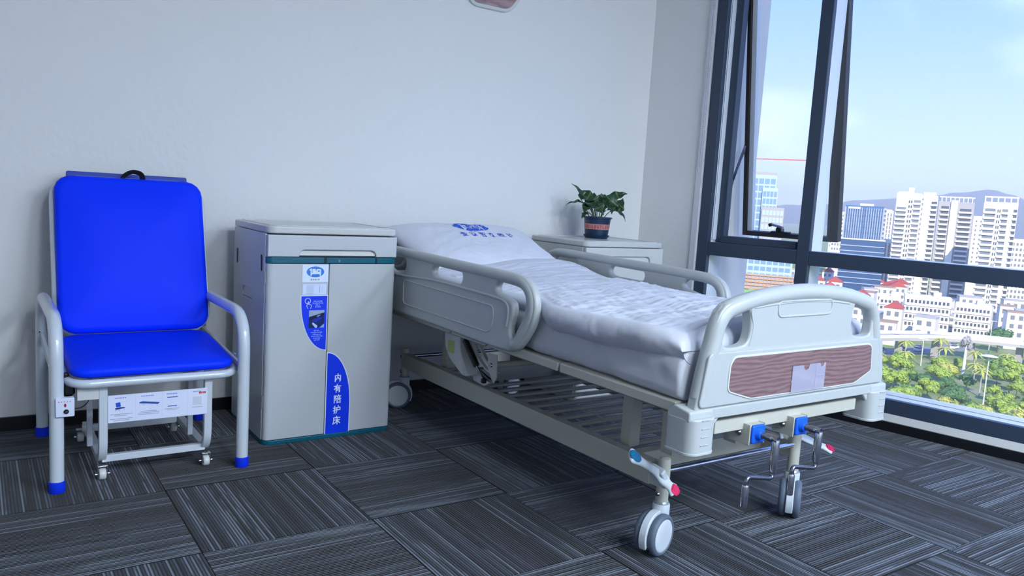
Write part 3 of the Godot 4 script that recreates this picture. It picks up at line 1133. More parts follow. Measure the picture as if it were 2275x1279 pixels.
	part(box, "keyhole", G.new().lathe([Vector2(0, 0.004), Vector2(0.006, 0.004), Vector2(0.0075, 0.002), Vector2(0.0075, 0.0)], Transform3D(Basis(Vector3.RIGHT, PI * 0.5), Vector3(0.229, 0.266, -2.723)), 18).mesh(), M.black_plastic)
	part(box, "key_slot", G.new().box(Vector3(0.2295, 0.2665, -2.7186), Vector3(0.006, 0.004, 0.001), 0.0, Basis(Vector3.BACK, 0.6)).mesh(), M.chrome)
	part(t, "motor_box", G.new().box(Vector3(0.297, 0.300, -2.80), Vector3(0.066, 0.042, 0.03), 0.003).mesh(), M.abs_white)
	var bk := G.new().box(Vector3(0.243, 0.322, -2.815), Vector3(0.036, 0.058, 0.04), 0.010)
	bk.box(Vector3(0.236, 0.358, -2.82), Vector3(0.018, 0.022, 0.02), 0.006)
	part(t, "latch", bk.mesh(), M.black_plastic)
	part(t, "cable", G.new().tube(spline(V3([0.25, 0.27, -2.74, 0.272, 0.262, -2.77, 0.293, 0.266, -2.80, 0.302, 0.282, -2.80]), 6), 0.0016, 6).mesh(), M.black_plastic)


# ---------------------------------------------------------------- ward cabinets

func front_outline(x0: float, y0: float, x1: float, y1: float, r: float) -> PackedVector2Array:
	return rrect(x0, y0, x1, y1, r, 4)


func top_outline(x0: float, x1: float, z0: float, z1: float, rf: float, rb: float) -> PackedVector2Array:
	# seen from above: x and -z; the front is at z1
	return rrect(x0, -z1, x1, -z0, [rb, rb, rf, rf], 6)


func cabinet_lid(t: Node3D, x0: float, x1: float, z0: float, z1: float, y0: float, y1: float) -> void:
	var l := part(t, "lid", G.new().prism(top_outline(x0, x1, z0, z1, 0.035, 0.012), facing_y(y0), y1 - y0, 0.006).mesh(), M.cab_lid)
	var rim := PackedVector3Array()
	for q in top_outline(x0 + 0.022, x1 - 0.022, z0 + 0.03, z1 - 0.022, 0.03, 0.02): rim.append(Vector3(q.x, y1 - 0.001, -q.y))
	part(l, "rim", G.new().tube(rim, 0.0045, 8, false, true).mesh(), M.cab_lid)


func ward_cabinet() -> void:
	var t := thing("bed_cabinet", "tall white shared-bed cabinet with teal band and blue stickers beside the chair", "cabinet", Vector3(1.176, 0, -3.16))
	var x0 := 0.910
	var x1 := 1.443
	var zb := -3.385
	var zf := -2.935
	part(t, "body", G.new().box(Vector3((x0 + x1) * 0.5, 0.415, (zb + zf - 0.022) * 0.5), Vector3(x1 - x0 - 0.006, 0.81, zf - 0.022 - zb), 0.004).mesh(), M.cab_body)
	# left flank: a flat panel with slots and a finger recess
	var slots := [rrect(-3.354, 0.670, -3.324, 0.735, 0.012), rrect(-3.020, 0.672, -2.990, 0.737, 0.012), fillet(V2([-3.246, 0.549, -3.112, 0.549, -3.112, 0.590, -3.256, 0.590]), 0.012)]
	var side := part(t, "side_panel", G.new().prism(rrect(zb + 0.002, 0.018, zf - 0.026, 0.822, 0.004, 2), facing_x(x0 + 0.003), 0.006, 0.0015, slots).mesh(), M.cab_body, "flat side panel with two slots")
	for k in 2: part(side, "slot", G.new().box(Vector3(x0 + 0.0018, 0.7035, [-3.338, -3.004][k]), Vector3(0.002, 0.066, 0.028), 0.0).mesh(), M.slot_dark)
	part(side, "finger_recess", G.new().bar(Vector3(x0 - 0.001, 0.552, -3.184), Vector3(x0 + 0.004, 0.588, -3.184), 0.13, 0.002, Vector3.LEFT, 0.0).mesh(), M.cab_lid)
	for y in [0.653, 0.17]:
		part(t, "hinge", G.new().tube(PackedVector3Array([Vector3(x0 - 0.003, y - 0.024, zf - 0.019), Vector3(x0 - 0.003, y + 0.024, zf - 0.019)]), 0.0035, 8).mesh(), M.steel_grey)
	# base strip and lid
	part(t, "base_strip", G.new().prism(top_outline(x0 - 0.002, x1 + 0.002, zb + 0.01, zf + 0.003, 0.035, 0.004), facing_y(0.0), 0.018, 0.003).mesh(), M.teal)
	cabinet_lid(t, x0 - 0.003, x1 + 0.003, zb - 0.003, zf + 0.003, 0.823, 0.851)
	# drawer front with a scooped grip, band, two doors
	var dz := zf - 0.022
	var df := PackedVector2Array()
	for q in V2([x0, 0.818, x0, 0.735, 1.030, 0.735]): df.append(q)
	for k in 7:
		var a := PI - PI * 0.5 * k / 6
		df.append(Vector2(1.056, 0.738) + Vector2(cos(a), sin(a)) * 0.024)
	for k in 7:
		var a := PI * 0.5 - PI * 0.5 * k / 6
		df.append(Vector2(1.328, 0.738) + Vector2(cos(a), sin(a)) * 0.024)
	for q in V2([1.352, 0.735, x1, 0.735, x1, 0.818]): df.append(q)
	part(t, "drawer_front", G.new().prism(df, facing_z(dz), 0.022, 0.004).mesh(), M.cab_body)
	part(t, "drawer_grip", G.new().bar(Vector3(1.191, 0.739, dz + 0.013), Vector3(1.191, 0.766, dz + 0.003), 0.318, 0.004, Vector3.BACK, 0.001).mesh(), M.cab_lid)
	part(t, "grip_shade_strip", G.new().box(Vector3(1.191, 0.7365, dz + 0.008), Vector3(0.32, 0.003, 0.014), 0.0).mesh(), M.slot_dark)  # dark strip painted in as the shade below the grip
	var band := part(t, "band", G.new().prism(top_outline(x0 - 0.001, x1 + 0.001, dz - 0.03, zf + 0.001, 0.022, 0.002), facing_y(0.710), 0.023, 0.002).mesh(), M.teal)
	part(band, "latch_tab", G.new().box(Vector3(1.137, 0.7215, zf + 0.002), Vector3(0.010, 0.022, 0.004), 0.001).mesh(), M.teal_dark)
	part(band, "latch_tab", G.new().box(Vector3(1.352, 0.7215, zf + 0.002), Vector3(0.007, 0.022, 0.003), 0.001).mesh(), M.teal_dark)
	part(band, "lock", G.new().lathe([Vector2(0, 0.005), Vector2(0.004, 0.005), Vector2(0.0055, 0.003), Vector2(0.0055, 0)], Transform3D(Basis(Vector3.RIGHT, PI * 0.5), Vector3(1.193, 0.7205, zf)), 16).mesh(), M.chrome)
	var d1 := PackedVector2Array(rrect(x0, -zf, 1.1525, -dz, [0.0, 0.0, 0.02, 0.003], 5))
	var d2 := PackedVector2Array(rrect(1.1555, -zf, x1, -dz, [0.0, 0.0, 0.003, 0.02], 5))
	part(t, "door", G.new().prism(d1, facing_y(0.019), 0.689, 0.003).mesh(), M.cab_body)
	part(t, "door", G.new().prism(d2, facing_y(0.019), 0.689, 0.003).mesh(), M.cab_body)
	cabinet_print(t, zf)


func cabinet_print(t: Node3D, zf: float) -> void:
	var blue := Color(0.02, 0.22, 0.93)
	var white := Color(0.88, 0.92, 1.0)
	# logo plate
	var a := Image.create(420, 276, false, Image.FORMAT_RGB8)
	a.fill(white)
	emblem(a, Vector2(208, 112), 142, 84, Color(0.22, 0.50, 0.85), white)
	for k in 5: ink_char(a, ["壹", "家", "陪", "护", "床"][k], Vector2(134 + k * 30, 220), Vector2(24, 26), 1.4, Color(0.35, 0.38, 0.48))
	part(t, "logo_plate", G.new().prism(rrect(1.045, 0.636, 1.150, 0.705, 0.001, 1), facing_z(zf + 0.0002), 0.001, 0.0002, [], 1, Rect2(1.045, 0.636, 0.105, 0.069)).mesh(), printed("logo_print", a), "white plate with a blue oval emblem")
	# small card
	var b := Image.create(400, 180, false, Image.FORMAT_RGB8)
	b.fill(Color(0.74, 0.80, 0.93))
	b.fill_rect(Rect2i(10, 10, 380, 160), Color(0.84, 0.89, 0.99))
	b.fill_rect(Rect2i(66, 24, 118, 118), Color(0.77, 0.83, 0.93))
	ink_rows(b, 60, 156, 190, [0.95], 10, 9, Color(0.3, 0.33, 0.42))
	for k in 8: ink_rows(b, 276, 30 + k * 15, 300, [1.0], 10, 12, Color(0.22, 0.50, 0.85))
	for k in 6: ink_rows(b, 326, 45 + k * 15, 342, [1.0], 10, 9, Color(0.40, 0.60, 0.88))
	part(t, "card", G.new().prism(rrect(1.046, 0.586, 1.146, 0.631, 0.001, 1), facing_z(zf + 0.0002), 0.001, 0.0002, [], 1, Rect2(1.046, 0.586, 0.1, 0.045)).mesh(), printed("card_print", b), "small printed card in a clear holder")
	# upper blue sticker, quarter of an oval
	var up := PackedVector2Array([Vector2(1.148, 0.582), Vector2(1.044, 0.582)])
	for k in 15:
		var q := PI + PI * 0.5 * k / 14 * 0.98
		up.append(Vector2(1.150, 0.566) + Vector2(cos(q) * 0.106, sin(q) * 0.200))
	up.append(Vector2(1.148, 0.366))
	part(t, "sticker", G.new().prism(G.shrink(G.ccw(up), -0.0035), facing_z(zf + 0.0001), 0.0008, 0.0001, [], 1).mesh(), M.print_white)
	var c := Image.create(420, 864, false, Image.FORMAT_RGB8)
	c.fill(blue)
	for k in 24: ink_line(c, Vector2(102, 75) + Vector2(cos(TAU * k / 24), sin(TAU * k / 24)) * 44, Vector2(102, 75) + Vector2(cos(TAU * (k + 1) / 24), sin(TAU * (k + 1) / 24)) * 44, 4, white)
	for L in [[82, 150, 100, 135, 108, 86, 118, 88, 118, 128, 140, 132, 158, 140, 162, 160, 150, 195], [82, 150, 100, 180, 108, 195]]:
		for i in range(0, L.size() - 2, 2): ink_line(c, Vector2(L[i], L[i + 1]), Vector2(L[i + 2], L[i + 3]), 4, white)
	ink_rows(c, 185, 80, 375, [0.85, 1.0, 0.5, 0.6], 30, 20, Color(0.7, 0.8, 1.0))
	# the little picture: a fold-out bed beside grey furniture
	c.fill_rect(Rect2i(128, 225, 250, 280), Color(0.05, 0.14, 0.42))
	ink_poly(c, V2([128, 225, 378, 225, 378, 262, 128, 330]), Color(0.62, 0.68, 0.78))
	ink_poly(c, V2([128, 345, 378, 268, 378, 300, 128, 385]), Color(0.06, 0.10, 0.22))
	ink_poly(c, V2([180, 390, 300, 330, 345, 350, 240, 420]), Color(0.06, 0.20, 0.72))
	ink_poly(c, V2([250, 320, 300, 296, 322, 304, 270, 332]), Color(0.55, 0.65, 0.80))
	ink_poly(c, V2([128, 420, 190, 470, 190, 505, 128, 505]), Color(0.04, 0.16, 0.20))
	ink_poly(c, V2([190, 415, 268, 470, 262, 505, 236, 505, 180, 440]), Color(0.72, 0.80, 0.94))
	ink_poly(c, V2([300, 505, 378, 440, 378, 505]), Color(0.55, 0.68, 0.90))
	ink_rows(c, 165, 545, 375, [0.5, 0.95, 0.7, 0.9, 0.55, 0.45], 31, 19, Color(0.7, 0.8, 1.0))
	part(t, "sticker", G.new().prism(up, facing_z(zf + 0.0012), 0.0006, 0.0001, [], 1, Rect2(1.044, 0.366, 0.105, 0.216)).mesh(), printed("upper_sticker", c), "blue sticker with a pointing hand and a small picture")
	# lower blue sticker with five white characters
	var lo := PackedVector2Array([Vector2(1.1585, 0.016)])
	lo.append(Vector2(1.256, 0.016))
	for k in 15:
		var q := PI * 0.5 * k / 14
		lo.append(Vector2(1.1585, 0.140) + Vector2(cos(q) * 0.0985, sin(q) * 0.210))
	part(t, "sticker", G.new().prism(G.shrink(G.ccw(lo), -0.0045), facing_z(zf + 0.0001), 0.0008, 0.0001, [], 1).mesh(), M.print_white)
	var d := Image.create(300, 1024, false, Image.FORMAT_RGB8)
	d.fill(blue)
	var s5 := ["内", "有", "陪", "护", "床"]
	for k in 5: ink_char(d, s5[k], Vector2(88, 258 + k * 136), Vector2(104, 112), 6.2, white)
	part(t, "sticker", G.new().prism(lo, facing_z(zf + 0.0012), 0.0006, 0.0001, [], 1, Rect2(1.1585, 0.016, 0.0985, 0.334)).mesh(), printed("lower_sticker", d), "blue sticker with five white Chinese characters")


func bedside_cabinet() -> void:
	var t := thing("bedside_cabinet", "low white bedside cabinet under the potted plant, behind the bed", "cabinet", Vector3(2.768, 0, -3.2))
	var x0 := 2.502
	var x1 := 3.035
	var zb := -3.45
	var zf := -2.985
	part(t, "body", G.new().box(Vector3((x0 + x1) * 0.5, 0.405, (zb + zf - 0.02) * 0.5), Vector3(x1 - x0 - 0.004, 0.77, zf - 0.02 - zb), 0.004).mesh(), M.cab_lid)
	var side := part(t, "side_panel", G.new().prism(rrect(zb, 0.02, zf - 0.024, 0.786, 0.004, 2), facing_x(x0 + 0.002), 0.005, 0.0015, [rrect(-3.185, 0.64, -3.157, 0.70, 0.012)]).mesh(), M.cab_lid)
	part(side, "slot", G.new().box(Vector3(x0 + 0.0008, 0.67, -3.171), Vector3(0.002, 0.060, 0.026), 0.0).mesh(), M.slot_dark)
	part(t, "base_strip", G.new().prism(top_outline(x0 - 0.002, x1 + 0.002, zb + 0.01, zf + 0.002, 0.035, 0.004), facing_y(0.0), 0.018, 0.003).mesh(), M.abs_white)
	cabinet_lid(t, x0 - 0.003, x1 + 0.003, zb - 0.003, zf + 0.003, 0.79, 0.818)
	var dz := zf - 0.02
	var df := V2([x0, 0.787, x0, 0.700, 2.622, 0.700])
	for k in 7:
		var a := PI - PI * 0.5 * k / 6
		df.append(Vector2(2.648, 0.719) + Vector2(cos(a), sin(a)) * 0.024)
	for k in 7:
		var a := PI * 0.5 - PI * 0.5 * k / 6
		df.append(Vector2(2.920, 0.719) + Vector2(cos(a), sin(a)) * 0.024)
	for q in V2([2.946, 0.700, x1, 0.700, x1, 0.787]): df.append(q)
	part(t, "drawer_front", G.new().prism(df, facing_z(dz), 0.02, 0.004).mesh(), M.cab_lid)
	part(t, "drawer_grip", G.new().bar(Vector3(2.784, 0.704, dz + 0.012), Vector3(2.784, 0.744, dz + 0.003), 0.318, 0.004, Vector3.BACK, 0.001).mesh(), M.cab_lid)
	part(t, "door", G.new().prism(rrect(x0, -zf, x1, -dz, [0.0, 0.0, 0.02, 0.02], 5), facing_y(0.019), 0.678, 0.003).mesh(), M.cab_lid)


# ---------------------------------------------------------------- board on the wall

func wall_board() -> void:
	var t := thing("wall_panel", "wood grain wall panel with white rounded border, high on the wall", "panel", Vector3(2.2, 1.95, BACK))
	var o := fillet(V2([2.03, 2.40, 2.03, 2.02, 2.075, 1.954, 2.305, 1.954, 2.42, 2.11, 2.42, 2.40]), 0.05, 6)
	part(t, "border", G.new().prism(o, facing_z(BACK), 0.016, 0.004).mesh(), M.abs_white)
	part(t, "inlay", G.new().prism(G.shrink(G.ccw(o), 0.016), facing_z(BACK + 0.014), 0.003, 0.0008, [], 1, Rect2(1.9, 1.9, 0.7, 0.5)).mesh(), wood("wall_wood", Color(0.46, 0.34, 0.36), Color(0.70, 0.60, 0.62), 40))


# ---------------------------------------------------------------- ward bed

const BX := 1.968          # middle of the bed
const FZ := -1.35          # outer face of the foot board


func castor(parent: Node3D, stem: Vector3, turn: float, trail: float) -> void:
	# own axes: axle along z, rolling along x
	var c := Node3D.new()
	c.name = "castor"
	parent.add_child(c, true)
	c.global_transform = Transform3D(Basis(Vector3.UP, turn), Vector3(stem.x, 0, stem.z))
	var r := 0.0625
	var ax := Vector3(-trail, r, 0)
	var zb := Basis(Vector3.RIGHT, PI * 0.5)
	for s in [-1, 1]:
		var at := Transform3D(zb if s > 0 else zb * Basis(Vector3.RIGHT, PI), ax)
		piece(c, "tyre", G.new().lathe([Vector2(0.0485, 0.0335), Vector2(0.0520, 0.0352), Vector2(0.0575, 0.0335), Vector2(0.0613, 0.0285), Vector2(r, 0.022), Vector2(0.0613, 0.0155), Vector2(0.0585, 0.0125), Vector2(0.02, 0.0125)], at, 40).mesh(), M.tyre)
		piece(c, "disc", G.new().lathe([Vector2(0.0, 0.0355), Vector2(0.040, 0.0352), Vector2(0.0475, 0.034), Vector2(0.0492, 0.0325), Vector2(0.0492, 0.028)], at, 40).mesh(), M.castor_white)
	# fender between the wheels
	var pts := PackedVector2Array()
	for k in 25:
		var a := deg_to_rad(-28.0 + 236.0 * k / 24)
		pts.append(Vector2(ax.x, ax.y) + Vector2(cos(a), sin(a)) * (r + 0.006))
	for k in 25:
		var a := deg_to_rad(208.0 - 236.0 * k / 24)
		pts.append(Vector2(ax.x, ax.y) + Vector2(cos(a), sin(a)) * 0.03)
	piece(c, "fender", G.new().prism(pts, Transform3D(Basis(), Vector3(0, 0, -0.012)), 0.024, 0.003, [], 2).mesh(), M.castor_white)
	piece(c, "neck", G.new().lathe([Vector2(0, 0.100), Vector2(0.024, 0.100), Vector2(0.0255, 0.104), Vector2(0.0255, 0.142), Vector2(0.024, 0.146), Vector2(0.0, 0.146)], Transform3D(), 28).mesh(), M.castor_white)
	piece(c, "collar", G.new().lathe([Vector2(0, 0.146), Vector2(0.0215, 0.146), Vector2(0.0225, 0.149), Vector2(0.020, 0.154), Vector2(0.0, 0.154)], Transform3D(), 28).mesh(), M.steel_grey)


func stem_post(t: Node3D, x: float, z: float) -> void:
	var p := part(t, "stem", G.new().lathe([Vector2(0, 0.150), Vector2(0.0185, 0.150), Vector2(0.0185, 0.272), Vector2(0.0165, 0.281), Vector2(0.010, 0.285), Vector2(0, 0.286)], Transform3D(Basis(), Vector3(x, 0, z)), 24).mesh(), M.steel_cream)
	for y in [0.245, 0.175]:
		part(p, "bolt", G.new().lathe([Vector2(0, 0.007), Vector2(0.006, 0.006), Vector2(0.0075, 0.0), Vector2(0, 0)], Transform3D(Basis(Vector3.BACK, PI * 0.5 * (1 if x < BX else -1)), Vector3(x + (-0.0175 if x < BX else 0.0175), y, z)), 10).mesh(), M.chrome_dark)


func end_board(t: Node3D, called: String, z: float, out: float) -> Node3D:
	# out: +1 looks towards +z (foot board), -1 towards the wall (head board)
	var at := Transform3D(Basis(Vector3(1, 0, 0), Vector3.UP, Vector3(0, 0, 1)), Vector3(0, 0, z - 0.034)) if out > 0 else Transform3D(Basis(), Vector3(0, 0, z))
	var half := [0.0, 0.810, 0.06, 0.8085, 0.13, 0.804, 0.206, 0.796, 0.27, 0.7855, 0.312, 0.776, 0.345, 0.765, 0.364, 0.747, 0.377, 0.724, 0.389, 0.680, 0.401, 0.640, 0.413, 0.589, 0.424, 0.535, 0.432, 0.495, 0.436, 0.44, 0.436, 0.374, 0.378, 0.374, 0.370, 0.425, 0.335, 0.459, 0.20, 0.4595]
	var o := PackedVector2Array()
	for i in range(0, half.size(), 2): o.append(Vector2(BX + half[i], half[i + 1]))
	for i in range(half.size() - 2, 0, -2): o.append(Vector2(BX - half[i], half[i + 1]))
	var hole := smooth2(V2([0.336, 0.653, 0.343, 0.675, 0.343, 0.712, 0.330, 0.741, 0.306, 0.753, 0.264, 0.759, 0.246, 0.748, 0.238, 0.715, 0.238, 0.678, 0.254, 0.655, 0.300, 0.649]), 3)
	var hr := PackedVector2Array()
	var hl := PackedVector2Array()
	for q in hole:
		hr.append(Vector2(BX - 0.004 + q.x, q.y))
		hl.append(Vector2(BX - 0.004 - q.x, q.y))
	var b := part(t, called, G.new().prism(o, at, 0.034, 0.007, [hl, hr], 3).mesh(), M.abs)
	# rolled rim over the top
	var path := PackedVector3Array()
	for i in range(24, -1, -2): path.append(Vector3(BX + half[i] * 0.957, half[i + 1] - 0.019, z - 0.0165 * signf(out)))
	for i in range(2, 25, 2): path.append(Vector3(BX - half[i] * 0.957, half[i + 1] - 0.019, z - 0.0165 * signf(out)))
	path.reverse()
	part(b, "rim", G.new().tube(spline(path, 3), 0.0245, 16).mesh(), M.abs)
	return b


func wood_panel_points() -> PackedVector2Array:
	return fillet(V2([1.650, 0.604, 1.664, 0.623, 2.292, 0.6235, 2.306, 0.616, 2.314, 0.548, 2.310, 0.540, 2.229, 0.508, 1.743, 0.507, 1.655, 0.533, 1.648, 0.542]), 0.012, 3)


func guard(t: Node3D, x: float, sgn: float) -> void:
	# outline in (z, y); drawn out along -x on the near side
	var zx := func(o: PackedVector2Array) -> PackedVector2Array: return o
	var o := smooth2(V2([-3.20, 0.70, -3.17, 0.755, -3.10, 0.772, -2.90, 0.770, -2.60, 0.765, -2.30, 0.7605, -2.14, 0.757, -2.072, 0.744, -2.034, 0.717, -2.015, 0.680, -2.013, 0.648, -2.026, 0.598, -2.060, 0.549, -2.093, 0.513, -2.125, 0.497, -2.17, 0.489, -2.34, 0.4865, -2.60, 0.491, -2.90, 0.494, -3.08, 0.498, -3.15, 0.52, -3.19, 0.60]), 3)
	var h2 := smooth2(V2([-2.671, 0.730, -2.58, 0.729, -2.505, 0.727, -2.482, 0.713, -2.487, 0.688, -2.51, 0.680, -2.58, 0.6815, -2.668, 0.683, -2.700, 0.694, -2.702, 0.716]), 3)
	var h1 := smooth2(V2([-3.10, 0.735, -3.03, 0.737, -2.966, 0.733, -2.944, 0.713, -2.950, 0.688, -2.985, 0.670, -3.06, 0.668, -3.12, 0.69, -3.13, 0.715]), 3)
	var h3 := smooth2(V2([-2.222, 0.7215, -2.165, 0.7235, -2.124, 0.719, -2.092, 0.704, -2.075, 0.682, -2.073, 0.648, -2.084, 0.614, -2.110, 0.575, -2.134, 0.541, -2.147, 0.549, -2.152, 0.578, -2.141, 0.611, -2.138, 0.640, -2.152, 0.664, -2.200, 0.675, -2.238, 0.684, -2.246, 0.703]), 3)
	var at := facing_x(x + 0.015)
	var g := part(t, "side_guard", G.new().prism(o, at, 0.030, 0.011, [h1, h2, h3], 4).mesh(), M.abs)
	# grip rail along the top and down the end
	var path := spline(V3([x, 0.735, -3.172, x, 0.752, -3.10, x, 0.7505, -2.90, x, 0.7455, -2.60, x, 0.741, -2.30, x, 0.7375, -2.15, x, 0.728, -2.092, x, 0.708, -2.058, x, 0.678, -2.041, x, 0.646, -2.040, x, 0.610, -2.053, x, 0.566, -2.084, x, 0.530, -2.112, x, 0.514, -2.14]), 4)
	part(g, "grip_rail", G.new().tube(path, 0.0215, 16).mesh(), M.abs)
	# low moulded line round the panel
	var ring := PackedVector3Array()
	for q in fillet(V2([-2.955, 0.640, -2.262, 0.631, -2.252, 0.60, -2.262, 0.556, -2.285, 0.534, -2.95, 0.540]), 0.025, 4): ring.append(Vector3(x - 0.0150 * sgn, q.y, q.x))
	part(g, "moulding", G.new().tube(ring, 0.0028, 6, false, true).mesh(), M.abs)
	# curved edge of the panel below the openings
	var lip := spline(V3([x - 0.013 * sgn, 0.655, -3.12, x - 0.013 * sgn, 0.657, -2.95, x - 0.013 * sgn, 0.669, -2.70, x - 0.013 * sgn, 0.667, -2.45, x - 0.013 * sgn, 0.663, -2.24, x - 0.013 * sgn, 0.652, -2.18, x - 0.013 * sgn, 0.625, -2.165, x - 0.013 * sgn, 0.575, -2.172]), 4)
	part(g, "moulding", G.new().tube(lip, 0.006, 8).mesh(), M.abs)


func crank(t: Node3D, x: float) -> void:
	# bracket with a blue bearing under the end beam, folded handle in front of it
	var z := -1.345
	var k := Node3D.new()
	k.name = "crank"
	t.add_child(k, true)
	k.global_position = Vector3(x, 0.40, z)
	var br := G.new()
	br.box(Vector3(0, 0.0, -0.035), Vector3(0.060, 0.052, 0.07), 0.003)
	br.box(Vector3(-0.0315, -0.002, -0.035), Vector3(0.003, 0.058, 0.072), 0.001)
	br.box(Vector3(0.0315, -0.002, -0.035), Vector3(0.003, 0.058, 0.072), 0.001)
	piece(k, "bracket", br.mesh(), M.steel_cream)
	piece(k, "bolt", G.new().lathe([Vector2(0, 0.008), Vector2(0.006, 0.008), Vector2(0.010, 0.003), Vector2(0.010, 0.0), Vector2(0, 0)], Transform3D(Basis(Vector3.BACK, PI * 0.5), Vector3(-0.033, -0.002, -0.035)), 6).mesh(), M.chrome_dark)
	piece(k, "bearing", G.new().prism(rrect(-0.027, -0.027, 0.027, 0.025, 0.006, 3), Transform3D(Basis(), Vector3(0, 0, -0.005)), 0.012, 0.004).mesh(), M.crank_blue)
	piece(k, "bearing", G.new().lathe([Vector2(0, 0.012), Vector2(0.013, 0.012), Vector2(0.017, 0.004), Vector2(0.019, 0.0)], Transform3D(Basis(Vector3.RIGHT, PI * 0.5), Vector3(0, 0, 0.006)), 20).mesh(), M.crank_blue)
	piece(k, "torque_tube", G.new().tube(PackedVector3Array([Vector3(0, 0.0, -0.06), Vector3(0, 0.01, -0.62)]), 0.011, 12).mesh(), M.crank_blue)
	var jt := G.new()
	jt.tube(PackedVector3Array([Vector3(0, 0, 0.01), Vector3(0.004, -0.001, 0.034)]), 0.0085, 14)
	jt.tube(PackedVector3Array([Vector3(0.004, -0.001, 0.030), Vector3(0.010, -0.004, 0.062)]), 0.0105, 14)
	jt.tube(PackedVector3Array([Vector3(-0.004, 0.002, 0.050), Vector3(0.024, -0.009, 0.054)]), 0.0045, 10)
	piece(k, "joint", jt.mesh(), M.chrome_dark)
	var e := Vector3(0.010, -0.005, 0.056)
	piece(k, "sleeve", G.new().lathe([Vector2(0, 0.001), Vector2(0.0105, 0.0), Vector2(0.0112, -0.003), Vector2(0.0112, -0.040), Vector2(0.0102, -0.041), Vector2(0.0102, -0.086), Vector2(0.009, -0.088), Vector2(0, -0.088)], Transform3D(Basis(), e), 20).mesh(), M.chrome)
	var rod := bend(PackedVector3Array([e + Vector3(0, -0.05, 0), e + Vector3(0.0, -0.108, 0), e + Vector3(-0.122, -0.082, 0.010), e + Vector3(-0.124, -0.11, 0.010)]), 0.016, 6)
	piece(k, "rod", G.new().tube(rod, 0.0062, 12).mesh(), M.chrome_dark)
	piece(k, "grip", G.new().lathe([Vector2(0, 0.0), Vector2(0.009, 0.0), Vector2(0.0098, -0.003), Vector2(0.0098, -0.058), Vector2(0.0085, -0.060), Vector2(0, -0.060)], Transform3D(Basis(), e + Vector3(-0.124, -0.103, 0.010)), 20).mesh(), M.chrome)


# a brake lever: a bone-shaped rocker from a to b in room coordinates, pads on its ends
func pedal(t: Node3D, a: Vector3, mid: Vector3, b: Vector3, two: bool, look: Vector3) -> void:
	var path := spline(PackedVector3Array([a, a.lerp(mid, 0.35), mid, mid.lerp(b, 0.6), b]), 6)
	var f := func(u: float, v: float) -> Vector3:
		var k := u * (path.size() - 1)
		var i := mini(int(k), path.size() - 2)
		var p := path[i].lerp(path[i + 1], k - i)
		var d := (path[i + 1] - path[i]).normalized()
		var side := d.cross(look).normalized()
		var up := side.cross(d)
		var wd: float = 0.0115 + 0.0095 * exp(-pow((u - 0.08) / 0.16, 2)) + 0.010 * exp(-pow((u - 0.94) / 0.12, 2)) + 0.008 * exp(-pow((u - 0.6) / 0.14, 2))
		var end := sqrt(maxf(0.0, 1.0 - pow(maxf(0.0, absf(u - 0.5) * 2.0 - 0.86) / 0.14, 2)))
		var an := TAU * v
		return p + side * cos(an) * wd * end + up * sin(an) * 0.009 * maxf(end, 0.15)
	var o := part(t, "brake_pedal", G.new().grid(f, 40, 20, mid).mesh(), M.castor_white)
	for e in (2 if two else 1):
		var q := a.lerp(mid, 0.13) if e == 0 and two else b.lerp(mid, 0.10)
		var dd := ((mid - a) if e == 0 and two else (b - mid)).normalized()
		var side := dd.cross(look).normalized()
		var up := side.cross(dd)
		var bs := Basis(dd, up, -side)
		var pad := part(o, "pad", G.new().lathe([Vector2(0, 0.0125), Vector2(0.6, 0.0118), Vector2(0.9, 0.0098), Vector2(1.0, 0.0068), Vector2(1.0, 0.004)], Transform3D(Basis(bs.x * (0.027 if e == 0 and two else 0.019), bs.y, bs.z * 0.0150), q), 24).mesh(), M.pedal_teal if e == 0 and two else M.pedal_red)
		if not (e == 0 and two):
			for r in 4:
				part(pad, "rib", G.new().bar(q + dd * (0.009 * (r - 1.5)) * 0.9 + up * 0.0115 - side * 0.009, q + dd * (0.009 * (r - 1.5)) * 0.9 + up * 0.0115 + side * 0.009, 0.0025, 0.003, up, 0.001).mesh(), M.pedal_red)


